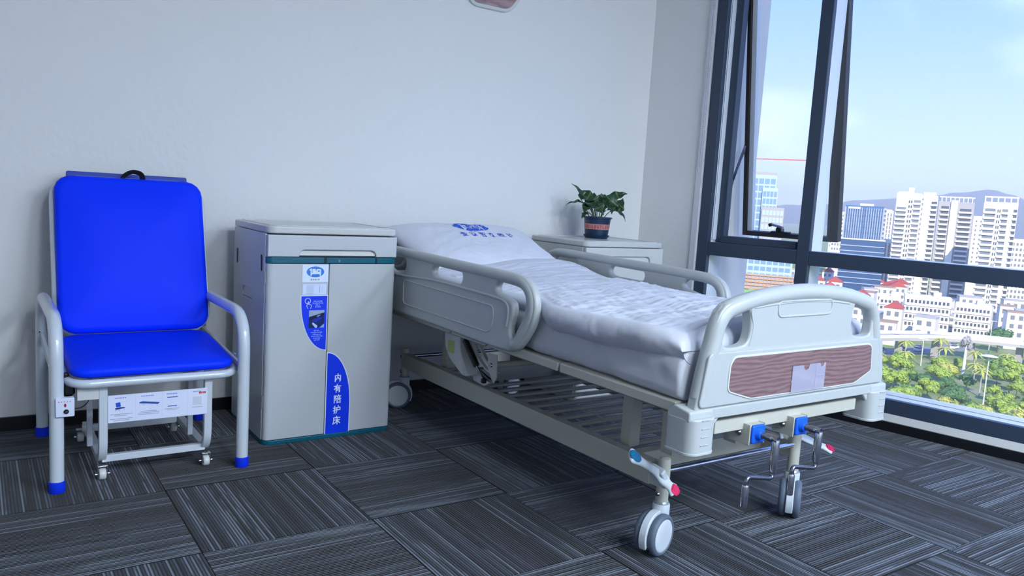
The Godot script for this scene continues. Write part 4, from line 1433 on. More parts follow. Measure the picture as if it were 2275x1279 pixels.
func bed() -> void:
	var t := thing("ward_bed", "white manual ward bed on castors with wood-inlaid foot board", "bed", Vector3(BX, 0, -2.4))
	# --- base: two long rails, cross beams, rack slats, stems and castors
	var lx := 1.652
	var rx := 2.284
	for x in [lx, rx]:
		part(t, "base_rail", G.new().box(Vector3(x, 0.228, -2.325), Vector3(0.038, 0.074, 1.47), 0.004).mesh(), M.steel_cream)
		for z in [-1.555, -3.235]:
			var kx: float = x + (0.006 if x < BX else -0.006)
			var z1 := -1.60 if z > -2 else -3.05
			part(t, "rail_end", G.new().bar(Vector3(x, 0.228, z1), Vector3(kx, 0.228, z), 0.034, 0.066).mesh(), M.steel_cream)
			stem_post(t, kx, z)
	for z in [-1.70, -2.86]:
		part(t, "cross_beam", G.new().box(Vector3(BX, 0.224, z), Vector3(rx - lx - 0.038, 0.062, 0.04), 0.003).mesh(), M.steel_cream)
	for k in 11:
		part(t, "rack_slat", G.new().box(Vector3(BX, 0.244, -1.785 - 0.082 * k), Vector3(rx - lx - 0.036, 0.012, 0.024), 0.003).mesh(), M.steel_cream)
	castor(t, Vector3(lx + 0.006, 0, -1.555), deg_to_rad(15), 0.030)
	castor(t, Vector3(rx - 0.006, 0, -1.555), deg_to_rad(35), 0.026)
	castor(t, Vector3(lx + 0.006, 0, -3.235), deg_to_rad(-26), 0.028)
	castor(t, Vector3(rx - 0.006, 0, -3.235), deg_to_rad(16), 0.030)
	part(t, "brake_rod", G.new().tube(PackedVector3Array([Vector3(lx + 0.02, 0.243, -1.553), Vector3(rx - 0.02, 0.243, -1.553)]), 0.0085, 14).mesh(), M.chrome)
	part(t, "brake_rod", G.new().tube(PackedVector3Array([Vector3(lx + 0.02, 0.243, -3.235), Vector3(rx - 0.02, 0.243, -3.235)]), 0.0085, 14).mesh(), M.chrome)
	part(t, "brake_link", G.new().tube(PackedVector3Array([Vector3(rx - 0.03, 0.262, -1.57), Vector3(rx - 0.09, 0.270, -1.69), Vector3(rx - 0.09, 0.270, -3.2)]), 0.007, 10).mesh(), M.steel_cream)
	pedal(t, Vector3(1.462, 0.338, -1.50), Vector3(1.585, 0.262, -1.510), Vector3(1.640, 0.205, -1.490), true, Vector3(-0.15, 0.62, 0.77))
	pedal(t, Vector3(2.24, 0.268, -1.60), Vector3(2.31, 0.262, -1.56), Vector3(2.408, 0.218, -1.50), false, Vector3(-0.1, 0.9, 0.4))
	part(t, "pedal_housing", G.new().bar(Vector3(1.585, 0.275, -1.516), Vector3(1.628, 0.215, -1.530), 0.026, 0.055, Vector3.BACK, 0.008).mesh(), M.castor_white)
	# --- posts and the upper frame
	for z in [-1.765, -2.93]:
		for x in [1.715, 2.221]:
			part(t, "post", G.new().box(Vector3(x, 0.345, z), Vector3(0.046, 0.19, 0.046), 0.004).mesh(), M.steel_cream)
	for x in [1.715, 2.221]:
		part(t, "frame_rail", G.new().box(Vector3(x, 0.447, -2.40), Vector3(0.034, 0.036, 2.0), 0.003).mesh(), M.steel_cream)
	for z in [-1.385, -2.1, -2.83, -3.40]:
		part(t, "frame_beam", G.new().box(Vector3(BX, 0.432 if z < -1.4 else 0.427, z), Vector3(0.66 if z > -1.4 else 0.56, 0.038, 0.036), 0.003).mesh(), M.steel_cream)
	# platform plates in four hinged sections
	for q in [[-3.36, -2.62], [-2.61, -2.36], [-2.35, -1.93], [-1.92, -1.415]]:
		var zc: float = (q[0] + q[1]) * 0.5
		part(t, "platform_plate", G.new().box(Vector3(BX, 0.482, zc), Vector3(0.875, 0.032, q[1] - q[0]), 0.005).mesh(), M.steel_cream)
	# --- end boards
	var fb := end_board(t, "foot_board", FZ, 1.0)
	end_board(t, "head_board", -3.445, -1.0)
	# lower panel proud of the board, wood inlay with a raised border, card pocket
	part(fb, "lower_panel", G.new().prism(fillet(V2([BX - 0.402, 0.640, BX - 0.428, 0.495, BX + 0.428, 0.495, BX + 0.402, 0.640]), 0.02, 4), facing_z(FZ - 0.003), 0.010, 0.004).mesh(), M.abs)
	part(fb, "skirt", G.new().prism(fillet(V2([BX - 0.430, 0.490, BX - 0.433, 0.462, BX - 0.3, 0.461, BX + 0.3, 0.461, BX + 0.433, 0.462, BX + 0.430, 0.490]), 0.006, 3), facing_z(FZ - 0.003), 0.006, 0.003).mesh(), M.abs)
	part(fb, "inlay_border", G.new().prism(G.shrink(G.ccw(wood_panel_points()), -0.005), facing_z(FZ + 0.004), 0.0055, 0.002).mesh(), M.abs_white)
	part(fb, "wood_inlay", G.new().prism(wood_panel_points(), facing_z(FZ + 0.007), 0.0032, 0.0005, [], 1, Rect2(1.64, 0.50, 0.70, 0.13)).mesh(), wood("bed_wood", Color(0.33, 0.235, 0.245), Color(0.60, 0.49, 0.50), 31), "mauve brown wood grain inlay")
	var cl := mat("acrylic", Color(0.80, 0.80, 0.90, 0.38), 0.08)
	cl.transparency = BaseMaterial3D.TRANSPARENCY_ALPHA
	var ct := PackedVector2Array()
	for q in V2([1.912, 0.507, 2.067, 0.507, 2.069, 0.550, 2.064, 0.553, 2.068, 0.556, 2.068, 0.584, 2.061, 0.584, 2.056, 0.575, 2.046, 0.573, 2.040, 0.584, 1.990, 0.584, 1.985, 0.571, 1.975, 0.567, 1.966, 0.571, 1.962, 0.583, 1.912, 0.583, 1.912, 0.541, 1.908, 0.538, 1.912, 0.535]): ct.append(q)
	var pk := part(fb, "card_pocket", G.new().prism(ct, facing_z(FZ + 0.0118), 0.002, 0.0004, [], 1).mesh(), cl, "clear acrylic name card pocket")
	part(pk, "divider", G.new().box(Vector3(2.022, 0.545, FZ + 0.0142), Vector3(0.002, 0.076, 0.0012), 0.0).mesh(), cl)
	part(pk, "rib", G.new().box(Vector3(2.046, 0.548, FZ + 0.0142), Vector3(0.042, 0.0022, 0.0012), 0.0).mesh(), cl)
	# grip moulding in the middle of the board
	var ring := PackedVector3Array()
	for q in fillet(V2([1.836, 0.770, 1.84, 0.726, 2.085, 0.728, 2.09, 0.770]), 0.02, 5): ring.append(Vector3(q.x, q.y - 0.002 + 0.012 * (1.0 - pow((q.x - BX) / 0.13, 2)) * 0.25, FZ - 0.0005))
	part(fb, "grip_moulding", G.new().tube(ring, 0.0035, 8, false, true).mesh(), M.abs)
	part(fb, "panel_moulding", G.new().tube(spline(V3([1.728, 0.652, FZ - 0.001, 1.738, 0.700, FZ - 0.001, 1.726, 0.748, FZ - 0.001, 1.760, 0.7555, FZ - 0.001, 1.87, 0.7635, FZ - 0.001, 1.968, 0.766, FZ - 0.001, 2.08, 0.763, FZ - 0.001, 2.178, 0.754, FZ - 0.001]), 4), 0.003, 8).mesh(), M.abs)
	# bumpers on the lower corners
	for s in [-1, 1]:
		var bx: float = BX + s * 0.412
		var bo := top_outline(minf(bx - s * 0.055, bx + s * 0.046), maxf(bx - s * 0.055, bx + s * 0.046), -1.428, -1.332, 0.03, 0.012)
		var bm := part(fb, "bumper", G.new().prism(bo, facing_y(0.372), 0.098, 0.006).mesh(), M.abs)
		part(bm, "cap", G.new().prism(fillet(V2([-1.425, 0.46, -1.425, 0.478, -1.400, 0.498, -1.345, 0.488, -1.345, 0.46]), 0.006, 3), Transform3D(Basis(Vector3(0, 0, 1), Vector3.UP, Vector3(-1, 0, 0)), Vector3(bx + 0.045, 0, 0)), 0.09, 0.005).mesh(), M.abs)
		for k in 4: part(bm, "grip_line", G.new().box(Vector3(bx + 0.004, 0.40 + 0.022 * k, -1.331), Vector3(0.03, 0.003, 0.003), 0.001).mesh(), M.abs)
		part(bm, "foot_line", G.new().prism(G.shrink(G.ccw(bo), -0.0015), facy(0.372), 0.008, 0.002).mesh(), M.abs)
	# --- side guards, cranks
	guard(t, 1.505, 1.0)
	guard(t, 2.431, -1.0)
	crank(t, 1.790)
	crank(t, 1.985)
	for x in [1.73, 2.02]:
		part(t, "hanger", G.new().box(Vector3(x, 0.33, -1.62), Vector3(0.004, 0.13, 0.05), 0.001).mesh(), M.steel_cream)
	# --- guard release, gas strut and backrest linkage on the near side
	var hs := part(t, "release_housing", G.new().prism(fillet(V2([-2.752, 0.472, -2.745, 0.39, -2.70, 0.345, -2.60, 0.300, -2.56, 0.302, -2.625, 0.40, -2.63, 0.472]), 0.016, 4), facing_x(1.645), 0.062, 0.008).mesh(), M.abs_white, "white plastic guard release housing")
	part(hs, "label", G.new().box(Vector3(1.5825, 0.400, -2.692), Vector3(0.0015, 0.05, 0.048), 0.0).mesh(), M.yellow_label)
	part(t, "gas_strut", G.new().tube(PackedVector3Array([Vector3(1.575, 0.448, -2.572), Vector3(1.585, 0.362, -2.495)]), 0.0125, 14).mesh(), M.black_plastic)
	part(t, "strut_rod", G.new().tube(PackedVector3Array([Vector3(1.585, 0.362, -2.495), Vector3(1.592, 0.316, -2.455)]), 0.005, 10).mesh(), M.chrome_dark)
	part(t, "strut_end", G.new().box(Vector3(1.592, 0.312, -2.45), Vector3(0.018, 0.018, 0.018), 0.003).mesh(), M.black_plastic)
	for q in [[1.60, 0.0], [1.625, 0.012]]:
		var arc := spline(V3([q[0], 0.472, -2.555 + q[1], q[0], 0.43, -2.548 + q[1], q[0], 0.39, -2.505 + q[1], q[0], 0.362, -2.45 + q[1], q[0], 0.352, -2.41 + q[1]]), 5)
		var ag := G.new()
		for i in arc.size() - 1: ag.bar(arc[i], arc[i + 1] + (arc[i + 1] - arc[i]) * 0.05, 0.016, 0.006, (arc[i + 1] - arc[i]).cross(Vector3.RIGHT), 0.001)
		part(t, "link_arm", ag.mesh(), M.abs_white)
	part(t, "link_plate", G.new().prism(fillet(V2([-2.42, 0.425, -2.36, 0.430, -2.355, 0.345, -2.375, 0.318, -2.42, 0.37]), 0.004, 2), facing_x(1.59), 0.004, 0.001).mesh(), M.steel_cream)
	part(t, "bolt", G.new().lathe([Vector2(0, 0.006), Vector2(0.007, 0.005), Vector2(0.009, 0.0), Vector2(0, 0)], Transform3D(Basis(Vector3.BACK, PI * 0.5), Vector3(1.586, 0.385, -2.395)), 10).mesh(), M.chrome_dark)
	part(t, "pivot_tube", G.new().tube(PackedVector3Array([Vector3(1.59, 0.385, -2.395), Vector3(2.34, 0.385, -2.395)]), 0.012, 12).mesh(), M.steel_cream)
	part(t, "strut_foot", G.new().prism(fillet(V2([-2.63, 0.335, -2.52, 0.30, -2.47, 0.298, -2.52, 0.27, -2.60, 0.275]), 0.008, 3), facing_x(1.66), 0.02, 0.003).mesh(), M.abs_white)


func facy(y: float) -> Transform3D: return facing_y(y)


# ---------------------------------------------------------------- bedding

func noise(seed_: int, freq: float, oct := 3) -> FastNoiseLite:
	var n := FastNoiseLite.new()
	n.seed = seed_
	n.frequency = freq
	n.fractal_octaves = oct
	return n


func bedding() -> void:
	# mattress under a smooth sheet
	var nz := noise(11, 3.0)
	var mt := thing("mattress", "sheeted white mattress on the ward bed platform", "mattress", Vector3(BX, 0.498, -2.4))
	var ring := resample(rrect(-0.428, 0.0, 0.428, 0.135, 0.035, 6), 90)
	var f := func(u: float, v: float) -> Vector3:
		# u round the cross section, v along the bed, closed at both ends
		var q := ring[int(round(u * 90)) % 90]
		var z := 0.0
		var e := 1.0
		if v < 0.12:
			z = -3.385
			e = v / 0.12
		elif v > 0.88:
			z = -1.410
			e = (1.0 - v) / 0.12
		else: z = lerpf(-3.385, -1.410, (v - 0.12) / 0.76)
		var c := Vector2(0, 0.067)
		q = c + (q - c) * e
		var side := absf(q.x) / 0.428
		var o := Vector3(BX + q.x, 0.498 + q.y, z)
		if side > 0.9:
			o.x += signf(q.x) * (0.018 * nz.get_noise_3d(0.0, o.y * 1.2 + z * 0.35, z * 0.8) + 0.009 * nz.get_noise_3d(5.0, o.y * 2.6, z * 2.2))
		return o
	part(mt, "sheet", G.new().grid(f, 90, 150, Vector3(BX, 0.55, -2.4)).mesh(), M.linen)

	# quilt: rounded edges hang over the mattress, folds run across it
	var qn := noise(21, 1.0, 4)
	var fold := noise(22, 1.0, 2)
	var qt := thing("quilt", "white satin-stripe quilt spread over the ward bed", "quilt", Vector3(BX, 0.63, -2.2))
	var z0 := -2.99
	var z1 := -1.408
	var g := func(u: float, v: float) -> Vector3:
		var z := lerpf(z0, z1, u)
		var t := 2.0 * v - 1.0
		var a := absf(t)
		var free := smoothstep(-2.10, -1.95, z)
		var left := lerpf(0.418, 0.470, free) - 0.030 * smoothstep(-1.56, -1.42, z)
		var right := lerpf(0.418, 0.436, free)
		var wd := left if t < 0 else right
		var top := 0.690 + 0.012 * smoothstep(-1.9, -1.45, z) + 0.046 * smoothstep(-2.62, -2.95, z) * (0.35 + 0.65 * smoothstep(-0.9, 0.9, t))
		top += 0.012 * sin(t * 2.2 + 0.4) * (1.0 - a)
		var r := 0.042
		var x := 0.0
		var y := 0.0
		if a < 0.80:
			x = t / 0.80 * (wd - r)
			y = top
			var k := smoothstep(0.0, 0.12, u)
			y += 0.010 * qn.get_noise_2d(x * 3.0, z * 2.2) * k
			# fine cross folds fanning from the near edge
			y += 0.0065 * fold.get_noise_2d(x * 2.4 + z * 0.8, z * 26.0 + x * 5.0) * k
			y += 0.0050 * fold.get_noise_2d(x * 15.0 + z * 5.0, z * 4.0 + 9.0) * smoothstep(0.1, 0.5, u)
			y -= 0.012 * smoothstep(0.55, 0.80, a)
		else:
			var an := (a - 0.80) / 0.20 * deg_to_rad(172)
			var drop := lerpf(0.030, 0.045, free)
			x = signf(t) * (wd - r + r * sin(an) - 0.012 * smoothstep(0.86, 1.0, a))
			y = top - 0.012 - drop * (1.0 - cos(an))
			x += signf(t) * 0.010 * qn.get_noise_2d(z * 5.0, y * 6.0 + signf(t) * 3.0) * free
			y += 0.008 * qn.get_noise_2d(z * 3.0 + 7.0, signf(t) * 5.0) * (1.0 - cos(an)) * 0.5
		# closed ends
		var endr := 0.075
		var tail := minf(1.0, minf((z - z0) / endr, (z1 - z) / endr))
		var sh := sqrt(maxf(0.0, 1.0 - pow(1.0 - clampf(tail, 0, 1), 2)))
		y = lerpf(0.634, y, sh) if y > 0.634 else y
		return Vector3(BX + x, y, z)
	part(qt, "cover", G.new().grid(g, 230, 170, Vector3(BX, 0.5, -2.2)).mesh(), M.quilt)

	# pillow, propped on the head board
	var pl := thing("pillow", "plump white pillow with blue oval emblem and characters", "pillow", Vector3(1.97, 0.64, -3.1))
	var pb := Basis(Vector3.RIGHT, deg_to_rad(21))
	var at := Transform3D(pb, Vector3(1.968, 0.744, -3.125))
	var pn := noise(31, 2.4)
	var surf := func(p: Vector2, top: float) -> Vector3:
		# p in -1..1 across and along
		var cx := 1.0 - pow(absf(p.x), 3.2)
		var cy := 1.0 - pow(absf(p.y), 3.2)
		var h := sqrt(maxf(0.0, cx)) * sqrt(maxf(0.0, cy))
		var pinch := 1.0 - 0.05 * (1.0 - absf(p.x)) * absf(p.y) * absf(p.y)
		var pinch2 := 1.0 - 0.05 * (1.0 - absf(p.y)) * absf(p.x) * absf(p.x)
		var wr := 0.006 * pn.get_noise_2d(p.x * 1.4 + p.y * 0.6, p.y * 1.1) + 0.003 * pn.get_noise_2d(p.x * 6.0 + p.y * 2.0, p.y * 3.0 + 4.0)
		return at * Vector3(p.x * 0.385 * pinch2, top * (h * 0.078 + wr * h), p.y * 0.262 * pinch)
	for s in [1.0, -1.0]:
		var pf := func(u: float, v: float) -> Vector3: return surf.call(Vector2(sin((u - 0.5) * PI), sin((v - 0.5) * PI)), s)
		part(pl, "cover", G.new().grid(pf, 80, 60, at.origin).mesh(), M.pillow_cotton)
	# print on the pillow: strokes and the emblem lie in the cloth
	var ink := G.new()
	var put := func(x: float, y: float) -> Vector3: return surf.call(Vector2(x, y), 1.0) + at.basis.y * 0.0008
	var line := func(a: Vector2, b: Vector2, r: float) -> void:
		var d := (b - a).normalized()
		var nn := Vector2(-d.y, d.x) * r
		a -= d * r * 0.6
		b += d * r * 0.6
		var k := []
		for i in 3:
			var q := a.lerp(b, i / 2.0)
			k.append(ink.vert(put.call(q.x + nn.x / 0.385, q.y + nn.y / 0.262), at.basis.y))
			k.append(ink.vert(put.call(q.x - nn.x / 0.385, q.y - nn.y / 0.262), at.basis.y))
		ink.quad(k[0], k[1], k[3], k[2])
		ink.quad(k[2], k[3], k[5], k[4])
	var chars := ["壹", "家", "智", "享", "康", "护"]
	for k in 6:
		for s in STROKES[chars[k]]:
			for i in range(0, s.size() - 2, 2):
				line.call(Vector2(-0.285 + k * 0.136 + s[i] * 0.00100, -0.225 + s[i + 1] * 0.0019), Vector2(-0.285 + k * 0.136 + s[i + 2] * 0.00100, -0.225 + s[i + 3] * 0.0019), 0.0021)
	part(pl, "lettering", ink.mesh(), M.ink_blue, "six blue printed Chinese characters")
	# oval emblem, left open where the white figure runs
	var oval := G.new()
	for ry in 44:
		for rx in 88:
			var p := Vector2((rx + 0.5) / 44.0 - 1.0, (ry + 0.5) / 22.0 - 1.0)
			if p.length() > 1.0: continue
			var skip := false
			for L in [[-0.62, -0.36, -0.48, -0.52, -0.48, 0.64], [-0.48, 0.32, 0.56, 0.32], [-0.04, -0.44, -0.28, -0.44, -0.28, 0.08, 0.04, 0.08, 0.04, -0.16], [0.56, 0.64, 0.56, -0.40, 0.20, -0.40, 0.20, 0.08, 0.56, 0.08]]:
				for i in range(0, L.size() - 2, 2):
					if p.distance_to(Geometry2D.get_closest_point_to_segment(p, Vector2(L[i], L[i + 1]), Vector2(L[i + 2], L[i + 3]))) < 0.06: skip = true
			if skip: continue
			var q := []
			for c in [[0, 0], [1, 0], [1, 1], [0, 1]]:
				var e := Vector2((rx + c[0]) / 44.0 - 1.0, (ry + c[1]) / 22.0 - 1.0)
				if e.length() > 1.0: e = e.normalized()
				q.append(oval.vert(put.call(0.0 + e.x * 0.255, -0.505 + e.y * 0.215), at.basis.y))
			oval.quad(q[0], q[1], q[2], q[3])
	part(pl, "emblem", oval.mesh(), M.ink_blue, "blue oval printed emblem")


# ---------------------------------------------------------------- plant

func leaf_mat(seed_: int) -> StandardMaterial3D:
	var im := Image.create(128, 256, false, Image.FORMAT_RGB8)
	var n := noise(seed_, 0.03)
	var r := RandomNumberGenerator.new()
	r.seed = seed_
	for y in 256:
		for x in 128:
			var a := absf(x - 64.0) / 64.0
			var vein := sin((y * 0.16 + a * 9.0) + n.get_noise_2d(x * 2, y) * 2.5)
			var k := clampf((vein - 0.55) * 2.0, 0, 1) * (0.35 + 0.65 * clampf(0.5 + n.get_noise_2d(x, y * 0.7) * 1.6, 0, 1))
			var c := Color(0.05, 0.15, 0.09).lerp(Color(0.10, 0.25, 0.12), 0.5 + 0.5 * n.get_noise_2d(x * 0.6 + 90, y * 0.6)).lerp(Color(0.52, 0.62, 0.42), k * 0.75)
			if a < 0.05: c = c.lerp(Color(0.45, 0.58, 0.34), 0.6)
			im.set_pixel(x, y, c)
	var m := mat("leaf_%d" % seed_, Color.WHITE, 0.4)
	m.albedo_texture = ImageTexture.create_from_image(im)
	m.backlight_enabled = true
	m.backlight = Color(0.25, 0.3, 0.1)
	return m


func leaf(base: Vector3, tip: Vector3, wd: float, face: Vector3, droop: float) -> ArrayMesh:
	var d := tip - base
	var side := d.cross(face).normalized()
	var nrm := side.cross(d).normalized()
	var f := func(u: float, v: float) -> Vector3:
		var t := v * 2.0 - 1.0
		var prof := pow(sin(PI * pow(u, 0.72)), 0.9) * (1.0 - 0.25 * u)
		var p := base + d * u + nrm * droop * sin(PI * u)
		return p + side * t * wd * prof + nrm * absf(t) * wd * 0.28 * prof + nrm * 0.004 * sin(u * 17.0) * t * t
	return G.new().grid(f, 14, 8).mesh()


func plant() -> void:
	var c := Vector3(2.805, 0.8185, -3.272)
	var t := thing("potted_plant", "variegated leafy plant in a small dark blue pot with pink band", "plant", c)
	var pot := part(t, "pot", G.new().lathe([Vector2(0, 0.006), Vector2(0.056, 0.006), Vector2(0.0585, 0.02), Vector2(0.0665, 0.098), Vector2(0.073, 0.099), Vector2(0.0735, 0.106), Vector2(0.068, 0.107), Vector2(0.064, 0.100), Vector2(0.060, 0.09), Vector2(0.0, 0.09)], Transform3D(Basis(), c), 40).mesh(), M.pot_blue)
	var im := Image.create(1024, 64, false, Image.FORMAT_RGB8)
	im.fill(Color(0.72, 0.47, 0.47))
	var word := "GILOUTLGUESZIN"
	for k in 28: ink_char(im, word[k % 14], Vector2(8 + k * 36, 12), Vector2(24, 40), 3.2, Color(0.55, 0.10, 0.13))
	var band := G.new().lathe([Vector2(0.0614, 0.045), Vector2(0.0644, 0.072)], Transform3D(Basis(), c), 48)
	for i in band.uv.size(): band.uv[i] = Vector2(1.0 - band.uv[i].x, 1.0 - (band.uv[i].y - 0.045) / 0.027)
	part(pot, "band", band.mesh(), printed("pot_print", im, 0.5), "faded pink paper band with red capital letters")
	part(pot, "soil", G.new().lathe([Vector2(0, 0.097), Vector2(0.04, 0.096), Vector2(0.063, 0.093)], Transform3D(Basis(), c), 24).mesh(), M.soil)
	part(t, "saucer", G.new().lathe([Vector2(0, 0.0), Vector2(0.054, 0.0), Vector2(0.064, 0.012), Vector2(0.066, 0.017), Vector2(0.062, 0.016), Vector2(0.055, 0.006), Vector2(0, 0.006)], Transform3D(Basis(), c), 36).mesh(), M.pot_blue)
	# leaves: base and tip as across (to the window side), up, towards the room; width; face
	var rt := Vector3(0.826, 0, 0.564)
	var fw := Vector3(-0.564, 0, 0.826)
	var at := func(a: Array) -> Vector3: return c + Vector3(0, 0.106, 0) + rt * a[0] + Vector3.UP * a[1] + fw * a[2]
	var L := [
		[[-0.02, 0.05, 0.0], [-0.142, 0.158, 0.02], 0.016, [0.5, 0.6, 0.9], 0.004], [[-0.05, 0.05, 0.01], [-0.165, 0.052, 0.03], 0.017, [0.0, 0.9, 0.3], 0.018],
		[[-0.05, 0.07, 0.0], [-0.02, 0.035, 0.07], 0.032, [-0.1, 0.7, 0.6], 0.016], [[-0.105, 0.105, 0.0], [-0.005, 0.075, 0.03], 0.030, [-0.2, 0.7, 0.7], 0.010],
		[[-0.01, 0.045, 0.02], [0.0, 0.112, 0.02], 0.034, [-0.2, -0.1, 1.0], 0.008], [[0.03, 0.050, 0.04], [0.075, 0.118, 0.03], 0.040, [0.2, -0.1, 1.0], 0.014],
		[[0.045, 0.085, -0.01], [0.142, 0.125, -0.01], 0.023, [-0.2, 0.5, 0.8], 0.010], [[0.075, 0.040, 0.0], [0.120, 0.100, 0.01], 0.036, [0.7, 0.1, 0.8], 0.006],
		[[0.035, 0.035, 0.03], [0.135, -0.012, 0.05], 0.024, [0.1, 0.9, 0.4], 0.026], [[-0.03, 0.060, 0.04], [0.02, 0.012, 0.085], 0.030, [-0.1, 0.8, 0.7], 0.014],
		[[-0.04, 0.055, 0.02], [-0.075, 0.015, 0.06], 0.026, [-0.4, 0.6, 0.7], 0.012], [[0.02, 0.07, -0.02], [0.05, 0.105, -0.07], 0.030, [0.3, 0.6, 0.6], 0.010],
		[[-0.02, 0.07, -0.02], [-0.06, 0.10, -0.07], 0.030, [-0.3, 0.6, 0.6], 0.010], [[0.04, 0.055, 0.03], [0.06, 0.02, 0.08], 0.024, [0.3, 0.7, 0.7], 0.012],
		[[-0.055, 0.02, 0.02], [-0.082, -0.012, 0.035], 0.014, [-0.6, 0.4, 0.7], 0.004]]
	var mats := [leaf_mat(51), leaf_mat(52), leaf_mat(53)]
	for k in L.size():
		var q: Array = L[k]
		var b: Vector3 = at.call(q[0])
		var e: Vector3 = at.call(q[1])
		var face: Vector3 = (rt * q[3][0] + Vector3.UP * q[3][1] + fw * q[3][2]).normalized()
		var lf := part(t, "leaf", leaf(b, e, q[2] * 1.25, face, q[4]), mats[k % 3])
		var root := c + Vector3(0, 0.095, 0) + (b - c - Vector3(0, 0.106, 0)) * Vector3(0.35, 0, 0.35)
		part(lf, "stalk", G.new().tube(spline(PackedVector3Array([root, root.lerp(b, 0.5) + Vector3(0, 0.008, 0), b]), 4), 0.0022, 6).mesh(), M.leaf_stem)
	t.scale = Vector3.ONE * 1.09


# ---------------------------------------------------------------- the city outside, 41 m below the floor

const GY := -41.0
var unit_box: ArrayMesh


func ubox(parent: Node3D, called: String, c: Vector3, s: Vector3, m: Material) -> MeshInstance3D:
	if unit_box == null: unit_box = G.new().box(Vector3.ZERO, Vector3.ONE, 0.0).mesh()
	return piece(parent, called, unit_box, m, Transform3D(Basis.from_scale(s), c))


# a block standing on the ground: own axes x along its front, z towards the room
var plots := []


func free_plot(p: Vector2, r: float) -> bool:
	for q in plots:
		if p.distance_to(q[0]) < r + q[1]: return false
	plots.append([p, r])
	return true


func block(called: String, label: String, x: float, z: float, yaw: float, wd: float, dp: float, top: float, wall: Material, category := "building", group := "") -> Node3D:
	var t := thing(called, label, category, Vector3(x, GY, z), group)
	t.rotation_degrees.y = yaw
	if category == "building":
		var back := Vector2(-sin(deg_to_rad(yaw)), -cos(deg_to_rad(yaw)))
		plots.append([Vector2(x, z) + back * dp * 0.5, maxf(wd, dp) * 0.6])
	ubox(t, "wall", Vector3(0, (top - GY) * 0.5, -dp * 0.5), Vector3(wd, top - GY, dp), wall)
	return t


func windows(t: Node3D, x0: float, x1: float, y0: float, y1: float, nx: int, ny: int, fx: float, fy: float, m: Material, z := 0.0, called := "window") -> void:
	var dx := (x1 - x0) / nx
	var dy := (y1 - y0) / ny
	for i in nx:
		for j in ny: ubox(t, called, Vector3(x0 + dx * (i + 0.5), y0 + dy * (j + 0.5), z + 0.03), Vector3(dx * fx, dy * fy, 0.12), m)


func balconies(t: Node3D, x0: float, x1: float, y0: float, y1: float, n: int, out: float, m: Material, glass: Material) -> void:
	var dy := (y1 - y0) / n
	for j in n:
		var b := ubox(t, "balcony", Vector3((x0 + x1) * 0.5, y0 + dy * (j + 0.08), out * 0.5), Vector3(x1 - x0, dy * 0.30, out), m)
		ubox(t, "window", Vector3((x0 + x1) * 0.5, y0 + dy * (j + 0.62), 0.03), Vector3((x1 - x0) * 0.86, dy * 0.52, 0.12), glass)


func roof_box(t: Node3D, x: float, y: float, wd: float, ht: float, dp: float, m: Material) -> void:
	ubox(t, "roof_house", Vector3(x, y + ht * 0.5, -dp * 0.5 - 1.0), Vector3(wd, ht, dp), m)


